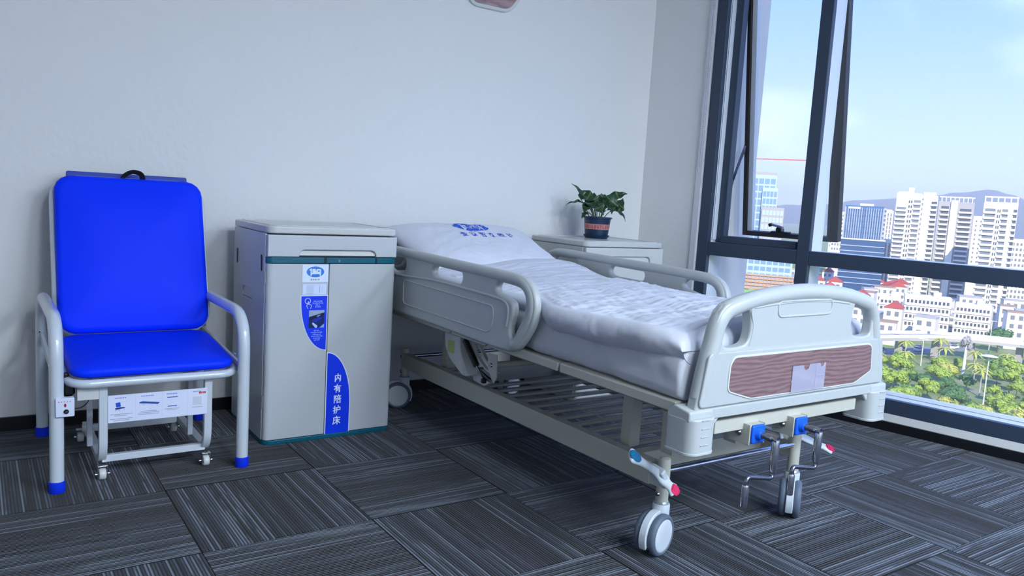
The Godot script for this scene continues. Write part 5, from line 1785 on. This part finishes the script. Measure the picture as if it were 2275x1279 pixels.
func city() -> void:
	mat("white_render", Color(0.88, 0.87, 0.85), 0.8)
	mat("cream_render", Color(0.87, 0.83, 0.75), 0.8)
	mat("grey_render", Color(0.62, 0.62, 0.63), 0.8)
	mat("dark_window", Color(0.30, 0.34, 0.38), 0.25)
	mat("mid_window", Color(0.45, 0.49, 0.52), 0.25)
	mat("tower_glass", Color(0.45, 0.58, 0.68), 0.12)
	mat("tower_glass_pale", Color(0.66, 0.74, 0.78), 0.15)
	mat("office_glass", Color(0.28, 0.42, 0.58), 0.15)
	mat("office_dark", Color(0.20, 0.32, 0.47), 0.18)
	mat("fin_grey", Color(0.60, 0.66, 0.74), 0.5)
	mat("net_green", Color(0.46, 0.66, 0.42), 0.9)
	mat("scaffold", Color(0.82, 0.56, 0.28), 0.7)
	mat("roof_red", Color(0.66, 0.30, 0.28), 0.8)
	mat("roof_tan", Color(0.62, 0.52, 0.44), 0.8)
	mat("asphalt", Color(0.50, 0.50, 0.50), 0.9)
	mat("concrete", Color(0.66, 0.66, 0.65), 0.85)
	mat("post_white", Color(0.86, 0.87, 0.88), 0.5)
	mat("bark", Color(0.34, 0.28, 0.22), 0.9)
	mat("crane_red", Color(0.75, 0.32, 0.30), 0.6)
	var gm := mat("ground", Color.WHITE, 0.95)
	var gi := Image.create(256, 256, false, Image.FORMAT_RGB8)
	var gn := noise(61, 0.03, 4)
	for y in 256:
		for x in 256: gi.set_pixel(x, y, Color(0.42, 0.52, 0.24).lerp(Color(0.56, 0.56, 0.46), clampf(0.28 + 1.3 * gn.get_noise_2d(x, y), 0, 1)))
	gm.albedo_texture = ImageTexture.create_from_image(gi)
	gm.uv1_triplanar = true
	gm.uv1_world_triplanar = true
	gm.uv1_scale = Vector3.ONE * 0.012
	var land := solo("ground", G.new().box(Vector3(2400, GY - 1.0, -800), Vector3(5200, 2.0, 6400), 0.0).mesh(), gm, "city ground of grass and paving far below the window", "ground", "", "structure")
	hills()
	# ---- stepped glass tower seen through the open sash
	var t := block("glass_tower", "stepped glass tower beyond the open sash", 259.2, -204.2, -51.8, 11.4, 12.0, 16.1, M.tower_glass_pale)
	windows(t, -5.5, 5.5, 6, 56, 5, 18, 0.82, 0.74, M.tower_glass)
	ubox(t, "step", Vector3(3.6, 26.0, 1.5), Vector3(5.8, 52.0, 3.0), M.tower_glass_pale)
	windows(t, 0.9, 6.3, 6, 51, 4, 16, 0.8, 0.72, M.tower_glass, 3.0)
	ubox(t, "step", Vector3(5.2, 22.2, 4.5), Vector3(8.4, 44.4, 3.0), M.grey_render)
	windows(t, 1.2, 9.2, 5, 43.6, 6, 14, 0.8, 0.7, M.tower_glass_pale, 6.0)
	ubox(t, "parapet", Vector3(0, 57.6, -0.2), Vector3(11.4, 1.0, 0.4), M.grey_render)
	t = block("building_site", "unfinished block wrapped in green netting with orange scaffold below the tower", 235.0, -181.0, -52.6, 21.5, 10.0, -21.0, M.grey_render, "building")
	for k in 10: ubox(t, "net", Vector3(-9.7 + 2.15 * k, 7.2, 0.3), Vector3(2.05, 14.4 + 0.7 * sin(k * 2.1), 0.2), M.net_green)
	for k in 16: ubox(t, "scaffold_pole", Vector3(-10.4 + 1.38 * k, 17.0, 0.5), Vector3(0.16, 6.2, 0.16), M.scaffold)
	for k in 5: ubox(t, "scaffold_rail", Vector3(0, 14.6 + 1.25 * k, 0.5), Vector3(21.4, 0.16, 0.16), M.scaffold)
	ubox(t, "core", Vector3(1.0, 22.0, -4.0), Vector3(18.0, 8.0, 6.0), M.tower_glass_pale)
	windows(t, -7.5, 9.5, 18.4, 25.6, 8, 3, 0.8, 0.6, M.tower_glass, -1.0)
	var cr := thing("tower_crane", "thin red jib of a tower crane high over the glass tower", "crane", Vector3(306, GY, -262))
	part(cr, "mast", G.new().bar(Vector3(306, GY, -262), Vector3(306, 29, -262), 1.3, 1.3, Vector3.RIGHT, 0.0).mesh(), M.crane_red)
	part(cr, "jib", G.new().bar(Vector3(302, 26.9, -270), Vector3(329, 27.0, -228), 0.5, 0.5, Vector3.UP, 0.0).mesh(), M.crane_red)

	# ---- office block and its neighbours
	t = block("office_block", "blue glass office block with grey fins and white rooftop sign", 358.0, -219.6, -63.5, 17.6, 14.0, 7.5, M.office_glass)
	for k in 17: ubox(t, "fin", Vector3(-8.4 + 1.05 * k, 31.0, 0.25), Vector3(0.36 if k != 8 else 0.1, 33.0, 0.5), M.fin_grey)
	for k in 12: ubox(t, "floor_band", Vector3(0, 16.5 + 2.7 * k, 0.06), Vector3(17.6, 0.35, 0.12), M.office_dark)
	ubox(t, "sign", Vector3(-4.6, 47.3, 0.3), Vector3(5.6, 0.9, 0.3), M.post_white)
	ubox(t, "roof_house", Vector3(0.5, 49.0, -5.0), Vector3(6.0, 1.2, 4.0), M.white_render)
	for s in [-1, 1]: ubox(t, "corner_strip", Vector3(s * 8.7, 24.0, 0.3), Vector3(0.3, 48.0, 0.5), M.fin_grey)
	t = block("office_podium", "long blue podium with pale floor lines before the office block", 341.3, -208.5, -58.6, 18.9, 12.0, -8.6, M.office_dark)
	for k in 8: ubox(t, "floor_line", Vector3(0, 12.0 + 2.5 * k, 0.15), Vector3(18.9, 0.4, 0.3), M.fin_grey)
	ubox(t, "parapet", Vector3(0, 32.6, 0.1), Vector3(18.9, 0.6, 0.4), M.white_render)
	t = block("white_block", "far white block with close window grid beside the window mullion", 519.6, -338.2, -56.9, 10.3, 8.0, 5.4, M.white_render)
	windows(t, -4.8, 4.8, 20, 45, 7, 9, 0.6, 0.55, M.mid_window)
	t = block("white_block", "lower white block with wide windows before the far grid block", 469.9, -304.6, -57.0, 9.0, 8.0, -5.3, M.white_render)
	windows(t, -4.1, 4.1, 14, 35, 5, 7, 0.6, 0.5, M.mid_window)
	for q in [[484.6, -280.7, -59.9, 6.0, 7.3, "slim beige tower next to the blue office block"], [486.6, -273.2, -60.5, 5.4, 7.9, "slim beige tower next to the white balcony tower"]]:
		t = block("slim_tower", q[5], q[0], q[1], q[2], q[3], 4.5, q[4], M.cream_render)
		windows(t, -q[3] * 0.42, q[3] * 0.42, 18, 47, 3, 11, 0.42, 0.82, M.mid_window)
		ubox(t, "parapet", Vector3(0, q[4] - GY + 0.3, -1), Vector3(q[3] * 0.7, 1.0, 2.0), M.cream_render)
	t = block("column_block", "white block with tall brown bays below the slim beige towers", 434.3, -247.7, -60.3, 8.6, 6.0, -9.6, M.white_render)
	windows(t, -3.9, 3.9, 6, 30, 4, 2, 0.5, 0.86, M.roof_tan)

	# ---- residential towers with balconies on every floor
	t = block("balcony_tower", "tall white residential tower with blank bright gable and stacked balconies", 411.2, -227.6, -61.0, 12.0, 9.0, 16.2, M.white_render)
	balconies(t, -5.9, -0.6, 2, 50, 20, 0.9, M.white_render, M.mid_window)
	windows(t, -0.2, 2.0, 2, 54, 2, 20, 0.6, 0.55, M.dark_window)
	balconies(t, 2.2, 5.9, 2, 54, 20, 0.7, M.white_render, M.mid_window)
	ubox(t, "roof_house", Vector3(-2.6, 55.2, -3.0), Vector3(5.6, 5.4, 5.0), M.white_render)
	ubox(t, "roof_house", Vector3(0.8, 58.4, -3.0), Vector3(2.6, 3.6, 3.0), M.white_render)
	t = block("balcony_tower", "white residential tower with grey recessed bay between two balcony stacks", 426.0, -224.6, -62.3, 8.2, 7.0, 15.7, M.white_render)
	balconies(t, 1.0, 4.1, 2, 54, 20, 0.8, M.white_render, M.dark_window)
	windows(t, -3.9, -2.2, 2, 56, 1, 20, 0.34, 0.5, M.mid_window)
	ubox(t, "roof_house", Vector3(0.0, 57.6, -3.0), Vector3(6.0, 1.8, 4.0), M.white_render)
	t = block("balcony_tower", "wide white residential tower with dark recess and roof pergola", 436.4, -215.1, -63.8, 16.8, 9.0, 13.2, M.grey_render)
	balconies(t, -7.4, -3.2, 2, 52, 19, 0.9, M.white_render, M.dark_window)
	ubox(t, "shaft", Vector3(-1.0, 27.5, 0.6), Vector3(3.2, 55.0, 1.2), M.white_render)
	balconies(t, 1.4, 7.6, 2, 51, 19, 0.9, M.white_render, M.dark_window)
	for k in 8: ubox(t, "pergola_post", Vector3(-7.2 + 2.05 * k, 55.2, 0.0), Vector3(0.4, 2.6, 0.4), M.white_render)
	ubox(t, "pergola_beam", Vector3(0, 56.6, 0.0), Vector3(16.6, 0.6, 0.6), M.white_render)
	t = block("slab_block", "plain cream slab behind the wide balcony tower", 471.6, -219.1, -65.1, 5.6, 8.0, 6.6, M.cream_render)
	windows(t, -2.3, 2.3, 10, 46, 2, 14, 0.3, 0.4, M.mid_window)
	t = block("balcony_tower", "white residential tower with open roof frame, standing alone past the cream slab", 402.4, -177.9, -66.2, 13.9, 12.0, 12.9, M.white_render)
	balconies(t, -6.6, -1.6, 2, 51, 19, 0.8, M.white_render, M.mid_window)
	windows(t, -1.3, 0.3, 2, 51, 2, 19, 0.6, 0.55, M.dark_window)
	balconies(t, 0.6, 3.4, 2, 51, 19, 0.8, M.white_render, M.mid_window)
	balconies(t, 5.2, 6.9, 2, 51, 19, 0.7, M.white_render, M.dark_window)
	for k in 6: ubox(t, "pergola_post", Vector3(-6.6 + 2.62 * k, 54.9, 0.0), Vector3(0.5, 2.8, 0.5), M.white_render)
	ubox(t, "pergola_beam", Vector3(0, 56.2, 0.0), Vector3(13.9, 0.7, 0.7), M.white_render)
	t = block("white_block", "low white block beside the last balcony tower", 461.9, -191.5, -67.5, 9.6, 8.0, -4.7, M.white_render)
	windows(t, -4.4, 4.4, 4, 35, 5, 11, 0.55, 0.5, M.mid_window)

	# ---- four-storey row along the trees
	var row := [[294.5, -165.9, -60.6, 7.4, -28.2, "narrow four storey white house at the end of the row by the trees", 5, 4], [298.0, -153.0, -58.0, 15.8, -26.6, "long four storey white block with ribbon windows behind the trees", 11, 4], [301.2, -138.0, -66.0, 11.6, -27.6, "four storey white block crowded with window frames by the elevated road", 9, 4]]
	for q in row:
		t = block("row_house", q[5], q[0], q[1], q[2], q[3], 6.5, q[4], M.white_render, "building", "white row beside the trees")
		var ht: float = q[4] - GY
		windows(t, -q[3] * 0.47, q[3] * 0.47, 2.0, ht - 0.8, q[6], q[7], 0.62, 0.42, M.dark_window)
		for k in 3: ubox(t, "ledge", Vector3(0, 2.0 + (ht - 2.8) * (k + 1) / 4.0, 0.2), Vector3(q[3], 0.25, 0.4), M.white_render)
		ubox(t, "roof_house", Vector3(q[3] * 0.2, ht + 0.8, -3.2), Vector3(2.6, 1.6, 3.0), M.white_render)

	# ---- low houses between the towers and the row
	for q in [[229, -121], [226, -121], [214, -134], [225, -131.5], [236.8, -128.9], [243.5, -127], [249.8, -124.4], [254.5, -121], [259.0, -117.9], [263, -112.5], [266.5, -107.0], [267.5, -99], [268, -92], [265, -81], [262, -70]]: plots.append([Vector2(q[0], q[1]), 5.5])
	for q in [[231, -112], [226, -121], [236, -106], [219, -98], [240, -118], [212, -113], [244, -101], [205, -90], [221.5, -102.0], [193.9, -84.0]]: plots.append([Vector2(q[0], q[1]), 2.2])
	plots.append([Vector2(253.5, -199.5), 11.0])
	for k in 12: plots.append([Vector2(214 + 6.2 * k, -138 + 0.64 * k), 5.0])
	var r := RandomNumberGenerator.new()
	r.seed = 12
	var n_low := 0
	for k in 900:
		if n_low >= 120: break
		var a := deg_to_rad(r.randf_range(-29.0, -37.5)) if k % 3 < 2 else deg_to_rad(r.randf_range(-20.0, -31.0))
		var d := r.randf_range(282, 470) if k % 3 < 2 else r.randf_range(316, 400)
		var p := Vector2(cos(a), sin(a)) * d
		var wd := r.randf_range(5, 9)
		var dp := r.randf_range(5, 8)
		var out2 := Vector2(cos(a), sin(a))
		if not free_plot(p + out2 * dp * 0.5, maxf(wd, dp) * 0.74): continue
		n_low += 1
		var ht := r.randf_range(6, 13)
		var red := k % 3 < 2 and r.randf() < 0.66
		t = block("low_house", ("low white house with red tiled roof in the old quarter" if red else "low flat-roofed white house in the old quarter"), p.x, p.y, -90.0 - rad_to_deg(a) + r.randf_range(-20, 20) + 0.0, wd, dp, GY + ht, M.white_render if r.randf() < 0.7 else M.cream_render, "house", "low houses of the old quarter")
		var fl := int(ht / 3.0)
		windows(t, -wd * 0.44, wd * 0.44, 0.8, ht - 0.3, int(wd / 2.4), fl, 0.5, 0.5, M.mid_window)
		if red:
			var rf := G.new()
			rf.prism(V2([-wd * 0.54, 0, wd * 0.54, 0, 0.0, 2.4]), Transform3D(Basis(), Vector3(0, ht, -dp - 0.3)), dp + 0.6, 0.0, [], 1)
			piece(t, "roof", rf.mesh(), M.roof_red)
		else: ubox(t, "roof", Vector3(0, ht + 0.15, -dp * 0.5), Vector3(wd + 0.4, 0.3, dp + 0.4), M.roof_tan if r.randf() < 0.4 else M.concrete)

	# ---- elevated road, street, lamp posts
	var deck := [Vector2(214, -134), Vector2(236.8, -128.9), Vector2(249.8, -124.4), Vector2(259.0, -117.9), Vector2(266.5, -107.0), Vector2(268, -92), Vector2(262, -70)]
	var road := thing("elevated_road", "pale curved elevated road with parapets crossing the trees", "road", Vector3(250, GY, -124))
	for i in deck.size() - 1:
		var a3 := Vector3(deck[i].x, -34.6, deck[i].y)
		var b3 := Vector3(deck[i + 1].x, -34.6, deck[i + 1].y)
		var sd := (b3 - a3).cross(Vector3.UP).normalized()
		part(road, "deck", G.new().bar(a3, b3 + (b3 - a3).normalized() * 0.8, 8.0, 0.9, Vector3.UP, 0.0).mesh(), M.concrete)
		for s in [-1, 1]: part(road, "parapet", G.new().bar(a3 + sd * s * 3.9 + Vector3(0, 0.9, 0), b3 + sd * s * 3.9 + Vector3(0, 0.9, 0), 0.3, 0.9, Vector3.UP, 0.0).mesh(), M.post_white)
		part(road, "pier", G.new().bar(Vector3(deck[i].x, GY, deck[i].y), Vector3(deck[i].x, -35.0, deck[i].y), 1.6, 1.6, Vector3.RIGHT, 0.0).mesh(), M.concrete)
	var st := thing("street", "grey street under the elevated road", "road", Vector3(245, GY, -130))
	part(st, "surface", G.new().bar(Vector3(214, GY + 0.05, -138), Vector3(282, GY + 0.05, -131), 9.0, 0.1, Vector3.UP, 0.0).mesh(), M.asphalt)
	for k in 14:
		var p := Vector3(217 + 4.8 * k, GY + 0.1, -139.2 + 0.49 * k + (3.0 if k % 2 == 0 else 0.0))
		var car := thing("parked_car", "small car parked on the grey street under the elevated road", "car", p, "cars on the street")
		car.rotation_degrees.y = 3.4
		piece(car, "body", G.new().box(Vector3(0, 0.55, 0), Vector3(4.2, 0.8, 1.7), 0.25).mesh(), [M.white_render, M.grey_render, M.dark_window, M.roof_red][k % 4])
		piece(car, "cabin", G.new().box(Vector3(-0.2, 1.15, 0), Vector3(2.2, 0.6, 1.5), 0.25).mesh(), M.dark_window)
	var posts := [[193.9, -84.0, 12.3, true, "tall street lamp with a flat disc head above the park trees"], [273.9, -119.1, 11.5, false, "slim double-armed street lamp beside the elevated road"], [230.6, -118.3, 8.0, false, "short street lamp standing among the palms"], [244.0, -141.0, 7.0, false, "short street lamp before the white row"]]
	for q in posts:
		var lp := thing("street_lamp", q[4], "street lamp", Vector3(q[0], GY, q[1]))
		var b := Vector3(q[0], GY, q[1])
		part(lp, "pole", G.new().tube(PackedVector3Array([b, b + Vector3(0, q[2], 0)]), [0.16, 0.09], 8).mesh(), M.post_white)
		if q[3]: part(lp, "head", G.new().lathe([Vector2(0, 0.25), Vector2(0.8, 0.2), Vector2(1.9, -0.05), Vector2(1.6, -0.15), Vector2(0, -0.15)], Transform3D(Basis(), b + Vector3(0, q[2], 0)), 20).mesh(), M.post_white)
		else: part(lp, "arm", G.new().bar(b + Vector3(-0.5, q[2], -1.2), b + Vector3(0.5, q[2] + 0.1, 1.2), 0.4, 0.15, Vector3.UP, 0.0).mesh(), M.post_white)
	trees()


func hills() -> void:
	# wooded ridge a few kilometres off: a strip of terrain rising to the skyline and falling away behind it
	var crest := [[-39.5, 10], [-36.0, 60], [-34.0, 78], [-32.0, 104], [-29.6, 128], [-27.8, 149], [-26.2, 178], [-24.5, 200], [-23.4, 176], [-22.5, 150], [-20.8, 130], [-15.0, 120], [-8.0, 60], [20, 40]]
	var n := noise(71, 0.004, 4)
	var f := func(u: float, v: float) -> Vector3:
		var a := lerpf(-52.0, 20.0, u)
		var h := 0.0
		if a <= crest[0][0]: h = crest[0][1]
		for i in crest.size() - 1:
			if a > crest[i][0] and a <= crest[i + 1][0]: h = lerpf(crest[i][1], crest[i + 1][1], smoothstep(0.0, 1.0, (a - crest[i][0]) / (crest[i + 1][0] - crest[i][0])))
		var d := lerpf(3900.0, 5600.0, v)
		var prof := sin(PI * clampf(v * 0.83 + 0.0, 0, 1))
		var y := GY - 4.0 + (h - GY + 4.0) * smoothstep(0.0, 0.62, v) * (1.0 - smoothstep(0.66, 1.0, v))
		y += 9.0 * n.get_noise_2d(a * 60.0, d * 0.5) * prof
		return Vector3(cos(deg_to_rad(a)) * d, y, sin(deg_to_rad(a)) * d)
	mat("hill_wood", Color(0.20, 0.27, 0.20), 0.95)
	solo("hill_ridge", G.new().grid(f, 150, 16, Vector3(4800, -2000, -2000)).mesh(), M.hill_wood, "wooded hill ridge on the skyline behind the towers", "hill", "", "structure")


func crown_mesh(seed_: int, clumps: int) -> ArrayMesh:
	# a crown of leaf clumps: many small bent leaves round several centres
	var r := RandomNumberGenerator.new()
	r.seed = seed_
	var g := G.new()
	var centres := []
	for k in clumps:
		var a := TAU * k / clumps + r.randf() * 0.6
		var q := r.randf_range(0.2, 0.62)
		centres.append([Vector3(cos(a) * q, r.randf_range(-0.25, 0.45), sin(a) * q), r.randf_range(0.32, 0.5)])
	for c in centres:
		for k in 130:
			var d := Vector3(r.randfn(), r.randfn() * 0.8, r.randfn()).normalized()
			var p: Vector3 = c[0] + d * c[1] * r.randf_range(0.75, 1.05)
			var nn := (d + Vector3(r.randfn(), r.randfn(), r.randfn()) * 0.35).normalized()
			var x := nn.cross(Vector3(r.randfn(), r.randfn(), r.randfn())).normalized() * r.randf_range(0.05, 0.10)
			var y := nn.cross(x) * r.randf_range(0.8, 1.3)
			var i0 := g.vert(p - x, nn)
			var i1 := g.vert(p + y, nn)
			var i2 := g.vert(p + x, nn)
			var i3 := g.vert(p - y - nn * 0.02, nn)
			g.quad(i0, i1, i2, i3)
		var body := SphereMesh.new()
		body.radius = c[1] * 0.82
		body.height = c[1] * 1.5
		body.radial_segments = 10
		body.rings = 5
		var s := body.get_mesh_arrays()
		var at := g.v.size()
		for i in s[Mesh.ARRAY_VERTEX].size(): g.vert(s[Mesh.ARRAY_VERTEX][i] + c[0], s[Mesh.ARRAY_NORMAL][i])
		for i in range(0, s[Mesh.ARRAY_INDEX].size(), 3): g.tri(at + s[Mesh.ARRAY_INDEX][i], at + s[Mesh.ARRAY_INDEX][i + 1], at + s[Mesh.ARRAY_INDEX][i + 2])
	return g.mesh()


func trees() -> void:
	var crowns := [crown_mesh(1, 7), crown_mesh(2, 6), crown_mesh(3, 8), crown_mesh(4, 7)]
	var tones := []
	for q in [["leaf_bright", Color(0.55, 0.65, 0.24)], ["leaf_mid", Color(0.42, 0.55, 0.22)], ["leaf_dark", Color(0.28, 0.44, 0.22)], ["leaf_yellow", Color(0.66, 0.68, 0.32)]]:
		var m := mat(q[0], q[1], 0.7)
		m.backlight_enabled = true
		m.backlight = Color(0.3, 0.35, 0.1)
		tones.append(m)
	var trunk := G.new().tube(PackedVector3Array([Vector3(0, 0, 0), Vector3(0.02, 0.5, 0), Vector3(0, 1, 0)]), [0.06, 0.045, 0.03], 7).mesh()
	var r := RandomNumberGenerator.new()
	r.seed = 33
	var labels := ["bright green broad tree in the park below the window", "mid green round tree in the park below the window", "dark green dense tree below the window", "yellow green loose tree in the park below the window"]
	var spots := []
	# park between the near edge and the elevated road
	for k in 1500:
		var a := deg_to_rad(lerpf(-19.0, -32.5, r.randf()))
		var d := lerpf(184.0, 262.0, pow(r.randf(), 0.9))
		spots.append([Vector2(cos(a), sin(a)) * d, r.randf_range(4.2, 6.6), [0, 0, 1, 3, 0, 2][k % 6]])
	# the park goes on towards the foot of the tower and to both sides
	for k in 90:
		var a := deg_to_rad(lerpf(-8.0, -46.0, r.randf()))
		spots.append([Vector2(cos(a), sin(a)) * r.randf_range(96, 190), r.randf_range(4.5, 7.0), [0, 1, 3, 2][k % 4]])
	# line of dark trees before the white row, and clumps beyond the road
	for k in 26:
		var a := deg_to_rad(lerpf(-16.0, -32.5, (k + 0.5 * r.randf()) / 26.0))
		spots.append([Vector2(cos(a), sin(a)) * r.randf_range(288, 312), r.randf_range(6.0, 8.5), 2 if k % 4 else 1])
	for k in 14:
		var a := deg_to_rad(r.randf_range(-14.5, -20.5))
		spots.append([Vector2(cos(a), sin(a)) * r.randf_range(318, 400), r.randf_range(6, 9), 2])
	for s in spots:
		if not free_plot(s[0], s[1] * 0.58): continue
		var kind: int = s[2]
		var t := thing("park_tree", labels[kind], "tree", Vector3(s[0].x, GY, s[0].y), "trees below the window")
		var h: float = s[1]
		t.rotation.y = r.randf() * TAU
		piece(t, "trunk", trunk, M.bark, Transform3D(Basis.from_scale(Vector3(h * 0.4, h * 0.6, h * 0.4)), Vector3.ZERO))
		piece(t, "crown", crowns[r.randi() % 4], tones[kind], Transform3D(Basis.from_scale(Vector3(h * 0.60, h * 0.50, h * 0.60) * r.randf_range(0.9, 1.1)), Vector3(0, h * 0.66, 0)))
	# palms
	var fg := G.new()
	for k in 13:
		var a := TAU * k / 13.0 + 0.2 * sin(k * 3.0)
		var up := 0.55 - 0.9 * ((k * 5) % 13) / 13.0
		var d := Vector3(cos(a), 0, sin(a))
		var f := func(u: float, v: float) -> Vector3:
			var p := d * u * 1.0 + Vector3.UP * (up * u - 0.75 * u * u + 0.2 * u)
			return p + d.cross(Vector3.UP) * (v - 0.5) * 0.30 * sin(PI * pow(u, 0.6)) + Vector3.UP * -absf(v - 0.5) * 0.16
		fg.grid(f, 8, 2, Vector3(0, -3, 0))
	var frond := fg.mesh()
	for q in [[0.0, 6.5, 231, -112], [0, 7.0, 226, -121], [0, 6.0, 236, -106], [0, 5.5, 219, -98], [0, 7.5, 240, -118], [0, 6.2, 212, -113], [0, 5.8, 244, -101], [0, 6.8, 205, -90]]:
		var t := thing("palm_tree", "pale-trunked palm standing over the park trees", "palm", Vector3(q[2], GY, q[3]), "palms in the park")
		piece(t, "trunk", trunk, M.concrete, Transform3D(Basis.from_scale(Vector3(3.2, q[1], 3.2)), Vector3.ZERO))
		piece(t, "fronds", frond, tones[3], Transform3D(Basis.from_scale(Vector3.ONE * 2.4), Vector3(0, q[1], 0)))
	# mast dressed as a tree
	var b := Vector3(221.5, GY, -102.0)
	var t2 := thing("tree_mast", "tall grey mast dressed as a tree, white trunk", "mast", b)
	part(t2, "trunk", G.new().tube(PackedVector3Array([b, b + Vector3(0, 11, 0)]), [0.5, 0.25], 10).mesh(), M.post_white)
	piece(t2, "crown", crowns[1], M.grey_render, Transform3D(Basis.from_scale(Vector3(1.9, 3.2, 1.9)), Vector3(0, 10.2, 0)))
